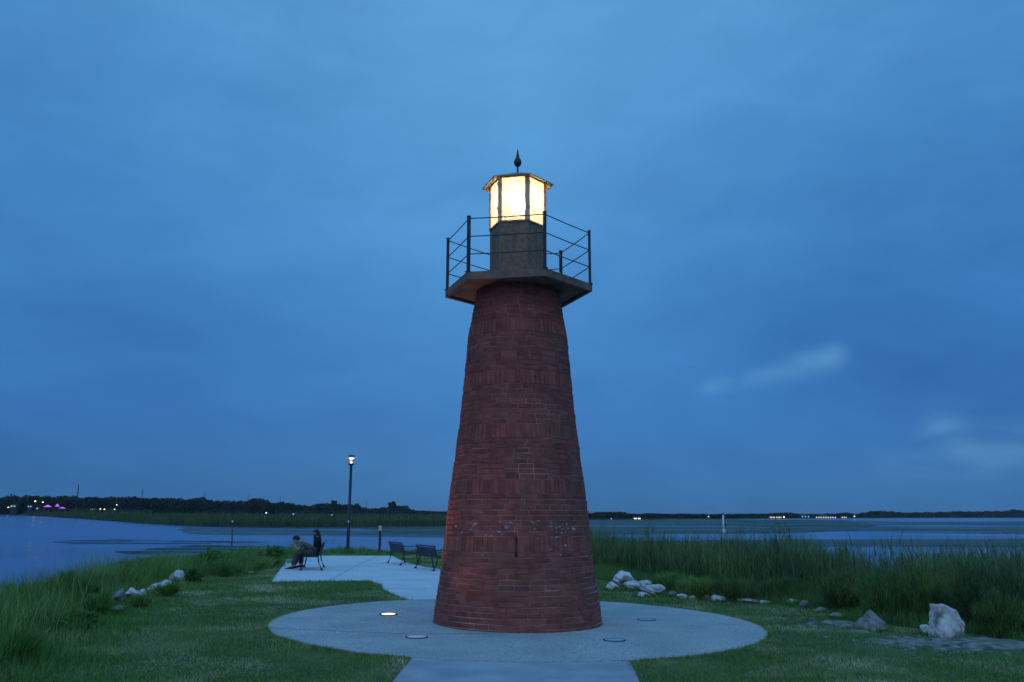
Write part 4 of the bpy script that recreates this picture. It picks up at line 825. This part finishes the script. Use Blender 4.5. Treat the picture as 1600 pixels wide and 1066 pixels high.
# ------------------------------------------------------------------ benches
def copy_tree(o, parent=None):
    c = o.copy(); COL.objects.link(c); c.parent = parent
    for ch in list(o.children): copy_tree(ch, c)
    return c
def bench():
    Lh = 0.70; e = empty('park_bench', (0, 0, 0))          # faces +x, back at x=0, length along y
    sb = MB(); curve = [(0.06, .415), (.16, .405), (.27, .40), (.38, .405), (.47, .42), (.51, .405)]
    for (x, z) in curve: sb.box((x, 0, z), (.055, 2*Lh, .014))
    sb.build('seat', M['dark_metal'], e)
    bk = MB(); bx = lambda z: 0.03-(z-.42)*0.28
    for z in (.47, .53, .59, .65, .71): bk.box((bx(z), 0, z), (.014, 2*Lh, .048))
    for k in range(9):                                     # curled ironwork in the back
        y = -Lh+.12+k*(2*Lh-.24)/8; c = Vector((bx(.6), y, .6)); bk.tube([c+Vector((.0, .05*math.cos(q), .045*math.sin(q))) for q in np.linspace(0, 5.5, 10)], .005, 5)
    bk.tube([(bx(.77), -Lh-.04, .775), (bx(.77), Lh+.04, .775)], .022, 8); bk.build('backrest', M['dark_metal'], e)
    for s in (-1, 1):
        y = s*Lh
        fr = MB(); fr.tube([(.03, y, .41), (bx(.6), y, .6), (bx(.78), y, .78)], .018, 6); fr.tube([(.03, y, .40), (.5, y, .40)], .016, 6); fr.build('side_frame', M['dark_metal'], e)
        for front in (0, 1):
            lg = MB(); x0, x1 = (.04, -.09) if not front else (.47, .53)
            lg.tube([(x0, y, .40), (x0+(x1-x0)*.25, y, .22), (x0+(x1-x0)*.7, y, .08), (x1, y, .02)], [.020, .017, .018, .026], 7); lg.box((x1, y, .012), (.09, .05, .022)); lg.build('leg', M['dark_metal'], e)
        if s:
            ar = MB(); ar.tube([(bx(.66), y, .64), (.12, y, .665), (.30, y, .67), (.44, y, .65), (.52, y, .59), (.50, y, .52), (.43, y, .52), (.42, y, .57)], .015, 7)
            ar.tube([(.30, y, .66), (.22, y, .60), (.14, y, .56), (.08, y, .60)], .010, 6); ar.tube([(.48, y, .41), (.49, y, .55)], .013, 6); ar.build('armrest', M['dark_metal'], e)
    return e
def place_bench(e, rear_a, rear_b, label):
    a, b_ = Vector(rear_a), Vector(rear_b); mid = (a+b_)/2; d = (b_-a).normalized()      # a is at +y end, so facing = rotate d by +90
    rz = math.atan2(d.y, d.x)+math.pi/2; e.location = (mid.x, mid.y, 0.016); e.rotation_euler = (0, 0, rz); e.scale = (0.93, 1, 0.92 if 'couple' in label else 0.86)
    tag(e, label, 'bench', 'metal park benches on the patio'); return e
B0 = bench()
dup1 = copy_tree(B0); dup2 = copy_tree(B0)
# bench of the couple: its length runs away from the viewer, it faces left
cd = Vector((-0.16, 0.987)); c0 = Vector((-5.47, 25.70))
place_bench(B0, c0-cd*.7, c0+cd*.7, 'metal park bench with the couple sitting on it')
place_bench(dup1, (-3.92, 28.95), (-3.30, 27.55), 'empty metal park bench farther from the tower')
place_bench(dup2, (-2.72, 26.25), (-2.08, 25.00), 'empty metal park bench half hidden behind the tower')

# ------------------------------------------------------------------ people
def skin_mesh(name, joints, edges, m, parent, root=0, sub=2):
    names = list(joints); me = bpy.data.meshes.new(name); me.from_pydata([joints[k][:3] for k in names], [(names.index(a), names.index(b)) for a, b in edges], [])
    o = bpy.data.objects.new(name, me); COL.objects.link(o); md = o.modifiers.new('s', 'SKIN'); md.use_smooth_shade = True
    for i, k in enumerate(names):
        r = joints[k][3]; sv = me.skin_vertices[0].data[i]; sv.radius = r if isinstance(r, tuple) else (r, r); sv.use_root = (i == root)
    ms = o.modifiers.new('u', 'SUBSURF'); ms.levels = sub; ms.render_levels = sub
    bpy.context.view_layer.update(); dg = bpy.context.evaluated_depsgraph_get(); nm = bpy.data.meshes.new_from_object(o.evaluated_get(dg)); bpy.data.objects.remove(o)
    nm.materials.clear(); nm.materials.append(m); nm.polygons.foreach_set('use_smooth', [True]*len(nm.polygons))
    q = bpy.data.objects.new(name, nm); COL.objects.link(q); q.parent = parent; return q
def ell(mb_, c, r, n=14, cut=None):
    vs = []; fs = []
    for i in range(n+1):
        a = math.pi*i/n
        for k in range(n): b = 2*math.pi*k/n; vs.append((c[0]+r[0]*math.sin(a)*math.cos(b), c[1]+r[1]*math.sin(a)*math.sin(b), c[2]+r[2]*math.cos(a)))
    for i in range(n):
        for k in range(n): fs.append((i*n+k, (i+1)*n+k, (i+1)*n+(k+1) % n, i*n+(k+1) % n))
    mb_.add(vs, fs, 0, True)
def person(e, P, shirt, trousers, bodym):
    """P: joints in the person's frame (x forward, y left, z up)."""
    J = {}; E = []
    def j(k, p, r): J[k] = (*p, r)
    j('pelvis', P['pelvis'], (.13, .11)); j('spine', P['spine'], (.125, .10)); j('chest', P['chest'], (.14, .11)); j('neck', P['neck'], .052)
    hd = Vector(P['head']); fw = Vector(P['face']).normalized(); upv = Vector(P['up']).normalized()
    j('skull0', hd-upv*.06-fw*.01, .062); j('skull', hd+upv*.03-fw*.01, .088); j('crown', hd+upv*.085-fw*.01, .06); j('nose', hd+fw*.095-upv*.015, .014); j('chin', hd+fw*.062-upv*.085, .030)
    E += [('pelvis', 'spine'), ('spine', 'chest'), ('chest', 'neck'), ('neck', 'skull0'), ('skull0', 'skull'), ('skull', 'crown'), ('skull', 'nose'), ('skull0', 'chin')]
    for s, n in ((1, 'l'), (-1, 'r')):
        for k, r in (('shoulder', .062), ('elbow', .040), ('wrist', .027), ('palm', .033)):
            p = Vector(P[k+n]); j(k+n, p, r)
        E += [('chest', 'shoulder'+n), ('shoulder'+n, 'elbow'+n), ('elbow'+n, 'wrist'+n), ('wrist'+n, 'palm'+n)]
        pa = Vector(P['palm'+n]); wd = (pa-Vector(P['wrist'+n])).normalized(); sd = Vector(P.get('spread', (1, 0, 0))); cu = Vector(P.get('curl', (0, 0, 1)))
        for q, (o_, l_) in enumerate(((-.027, .072), (-.009, .082), (.009, .076), (.027, .060))):
            b1 = pa+wd*.03+sd*o_; b2 = b1+wd*l_*.5; b3 = b2+(wd*.5+cu*.7).normalized()*l_*.5
            j(f'f{q}a{n}', b1, .0095); j(f'f{q}b{n}', b2, .009); j(f'f{q}c{n}', b3, .008); E += [('palm'+n, f'f{q}a{n}'), (f'f{q}a{n}', f'f{q}b{n}'), (f'f{q}b{n}', f'f{q}c{n}')]
        t1 = pa-sd*.035; t2 = t1+wd*.045-sd*.012; j('ta'+n, t1, .011); j('tb'+n, t2, .009); E += [('palm'+n, 'ta'+n), ('ta'+n, 'tb'+n)]
        for k, r in (('hip', .090), ('knee', .060), ('ankle', .038), ('toe', .030)): j(k+n, Vector(P[k+n]), r)
        E += [('pelvis', 'hip'+n), ('hip'+n, 'knee'+n), ('knee'+n, 'ankle'+n), ('ankle'+n, 'toe'+n)]
    body = skin_mesh('body', J, E, bodym, e)
    # shirt
    g = 0.018; T = {k: (*J[k][:3], (J[k][3][0]+g, J[k][3][1]+g)) for k in ('pelvis', 'spine', 'chest')}
    T['collar'] = (*(Vector(P['chest']).lerp(Vector(P['neck']), .6)), .070); TE = [('pelvis', 'spine'), ('spine', 'chest'), ('chest', 'collar')]
    for n in 'lr':
        sh = Vector(P['shoulder'+n]); el = Vector(P['elbow'+n]); T['s'+n] = (*sh, .080); T['e'+n] = (*sh.lerp(el, .62 if shirt[1] else 1.0), .058); TE += [('chest', 's'+n), ('s'+n, 'e'+n)]
        if not shirt[1]: T['w'+n] = (*Vector(P['wrist'+n]), .036); TE += [('e'+n, 'w'+n)]
    skin_mesh('shirt', T, TE, shirt[0], e)
    Q = {'p': (*P['pelvis'], (.150, .125))}; QE = []
    for n in 'lr':
        Q['h'+n] = (*P['hip'+n], .105); Q['k'+n] = (*P['knee'+n], .078); kn = Vector(P['knee'+n]); an = Vector(P['ankle'+n]); Q['m'+n] = (*kn.lerp(an, .5), .066); Q['a'+n] = (*kn.lerp(an, .88), .056); QE += [('p', 'h'+n), ('h'+n, 'k'+n), ('k'+n, 'm'+n), ('m'+n, 'a'+n)]
    skin_mesh('trousers', Q, QE, trousers, e)
    for n in 'lr':
        an = Vector(P['ankle'+n]); to = Vector(P['toe'+n]); b = MB(); d = (to-an); d.z = 0; d.normalize(); heel = an-d*.06; sd = Vector((-d.y, d.x, 0))
        up_ = [(heel, .036, .085), (an+d*.02, .042, .105), (an+d*.10, .046, .075), (an+d*.17, .044, .052), (an+d*.215, .026, .036)]
        vs = []
        for c, w_, h_ in up_: vs += [(c.x-sd.x*w_, c.y-sd.y*w_, .026), (c.x-sd.x*w_*.7, c.y-sd.y*w_*.7, h_), (c.x+sd.x*w_*.7, c.y+sd.y*w_*.7, h_), (c.x+sd.x*w_, c.y+sd.y*w_, .026)]
        fs = [(0, 1, 2, 3), (19, 18, 17, 16)]+[(i*4+a_, i*4+4+a_, i*4+4+(a_+1) % 4, i*4+(a_+1) % 4) for i in range(4) for a_ in range(4)]
        b.add(vs, fs, 0, True); shoe = b.build('shoe', M['black_cloth'], e)
        b = MB(); b.prism([(c.x-sd.x*(w_+.006), c.y-sd.y*(w_+.006)) for c, w_, h_ in up_]+[(c.x+sd.x*(w_+.006), c.y+sd.y*(w_+.006)) for c, w_, h_ in up_[::-1]], 0.002, .028); b.build('sole', M['white_rubber'], shoe)
    return hd, fw, upv
def hair_shape(e, hd, fw, upv, long_):
    b = MB(); sd = fw.cross(upv).normalized(); r = np.random.default_rng(3)
    n = 18; vs = []; fs = []
    for i in range(n+1):
        a = math.pi*i/n
        for k in range(n):
            q = 2*math.pi*k/n; d = Vector((math.sin(a)*math.cos(q), math.sin(a)*math.sin(q), math.cos(a)))   # local: x fwd, y side, z up
            rr = .112+0.006*math.sin(7*q+5*a)+r.uniform(-.003, .003)
            if d.x > 0.35 and d.z < 0.35: rr = .070            # tucked in behind the face
            if d.z < -0.45: rr *= .75
            vs.append(hd+upv*.025+fw*(d.x*rr-.012)+sd*d.y*rr*.86+upv*d.z*rr)
    for i in range(n):
        for k in range(n): fs.append((i*n+k, (i+1)*n+k, (i+1)*n+(k+1) % n, i*n+(k+1) % n))
    b.add(vs, fs, 0, True)
    h = b.build('hair', M['hair'], e)
    if long_:
        J = {'a': (*(hd+upv*.05-fw*.03), (.115, .11)), 'b': (*(hd-fw*.05-Vector((0, 0, .10))), (.135, .12)), 'c': (*(hd-fw*.055-Vector((0, 0, .26))), (.19, .14)), 'd': (*(hd-fw*.06-Vector((0, 0, .44))), (.18, .13)), 'e': (*(hd-fw*.05-Vector((0, 0, .60))), (.10, .07))}
        skin_mesh('long_hair', J, [('a', 'b'), ('b', 'c'), ('c', 'd'), ('d', 'e')], M['hair'], h)
def face(e, hd, fw, upv):
    sd = fw.cross(upv).normalized(); b = MB()
    for s in (-1, 1): c = hd+fw*.072+sd*s*.032+upv*.012; ell(b, c, (.011, .011, .009), 8)
    b.build('eyes', M['black_cloth'], e); b = MB(); c = hd+fw*.078-upv*.055; b.tube([c-sd*.022, c+fw*.006, c+sd*.022], .005, 5); b.build('mouth', M['skin'], e)
    b = MB()
    for s in (-1, 1): ell(b, hd+sd*s*.084-upv*.002, (.022, .010, .030), 8)
    b.build('ears', M['skin'], e)
brz = B0.rotation_euler.z; Rb = Matrix.Rotation(brz, 3, 'Z')
def on_bench(yo): p = Vector(B0.location)+Rb@Vector((0, yo, 0)); return p
near = -0.33 if (Rb@Vector((0, 1, 0))).y > 0 else 0.33
pm = on_bench(near)
e = empty('person', pm, brz, label='man in grey t-shirt bent forward on the bench with hands at his face', cat='person'); e.scale = (.94, .94, .94)
man = dict(pelvis=(.20, 0, .515), spine=(.30, 0, .65), chest=(.46, 0, .775), neck=(.60, 0, .835), head=(.72, 0, .86), face=(.90, 0, -.45), up=(.50, 0, .88),
           shoulderl=(.53, .185, .785), shoulderr=(.53, -.185, .785), elbowl=(.64, .17, .58), elbowr=(.64, -.17, .58), wristl=(.75, .06, .72), wristr=(.75, -.06, .72), palml=(.765, .035, .77), palmr=(.765, -.035, .77),
           hipl=(.24, .10, .49), hipr=(.24, -.10, .49), kneel=(.68, .17, .51), kneer=(.66, -.17, .51), anklel=(.80, .15, .085), ankler=(.74, -.16, .085), toel=(.93, .16, .04), toer=(.88, -.18, .04), spread=(0.25, .0, .2), curl=(0, 0, .6))
hd, fw, upv = person(e, man, (M['shirt'], True), M['trousers'], M['skin']); hair_shape(e, hd, fw, upv, False); face(e, hd, fw, upv)
pw = on_bench(-near)
e = empty('person', pw, brz, label='woman with very long black hair sitting upright on the bench beyond the man', cat='person'); e.scale = (.94, .94, .94)
wo = dict(pelvis=(.16, 0, .51), spine=(.13, 0, .66), chest=(.13, 0, .84), neck=(.16, 0, .955), head=(.19, 0, 1.03), face=(1, 0, -.12), up=(.1, 0, 1),
          shoulderl=(.14, .165, .895), shoulderr=(.14, -.165, .895), elbowl=(.20, .20, .63), elbowr=(.20, -.20, .63), wristl=(.40, .10, .59), wristr=(.40, -.10, .59), palml=(.46, .07, .59), palmr=(.46, -.07, .59),
          hipl=(.21, .09, .485), hipr=(.21, -.09, .485), kneel=(.60, .09, .50), kneer=(.60, -.09, .50), anklel=(.62, .10, .085), ankler=(.58, -.09, .085), toel=(.74, .11, .04), toer=(.70, -.10, .04), spread=(0, 1, 0), curl=(.3, 0, -.6))
hd, fw, upv = person(e, wo, (M['black_cloth'], False), M['black_cloth'], M['skin']); hair_shape(e, hd, fw, upv, True); face(e, hd, fw, upv)

# ------------------------------------------------------------------ evening haze over the lake
b = MB(); b.box((0, 5850, 22.3), (18400, 12500, 49.4)); hz = b.build('haze', M['white'], kind='stuff', label='thin blue evening haze over the lake', cat='haze')
hm_ = bpy.data.materials.new('haze'); hm_.use_nodes = True; nt = hm_.node_tree; nt.nodes.clear(); L = nt.links
o_ = N('ShaderNodeOutputMaterial'); pv = N('ShaderNodeVolumePrincipled'); pv.inputs['Color'].default_value = (0.8, 0.85, 0.9, 1); pv.inputs['Density'].default_value = 0.00007
L.new(pv.outputs[0], o_.inputs['Volume']); hz.data.materials.clear(); hz.data.materials.append(hm_)
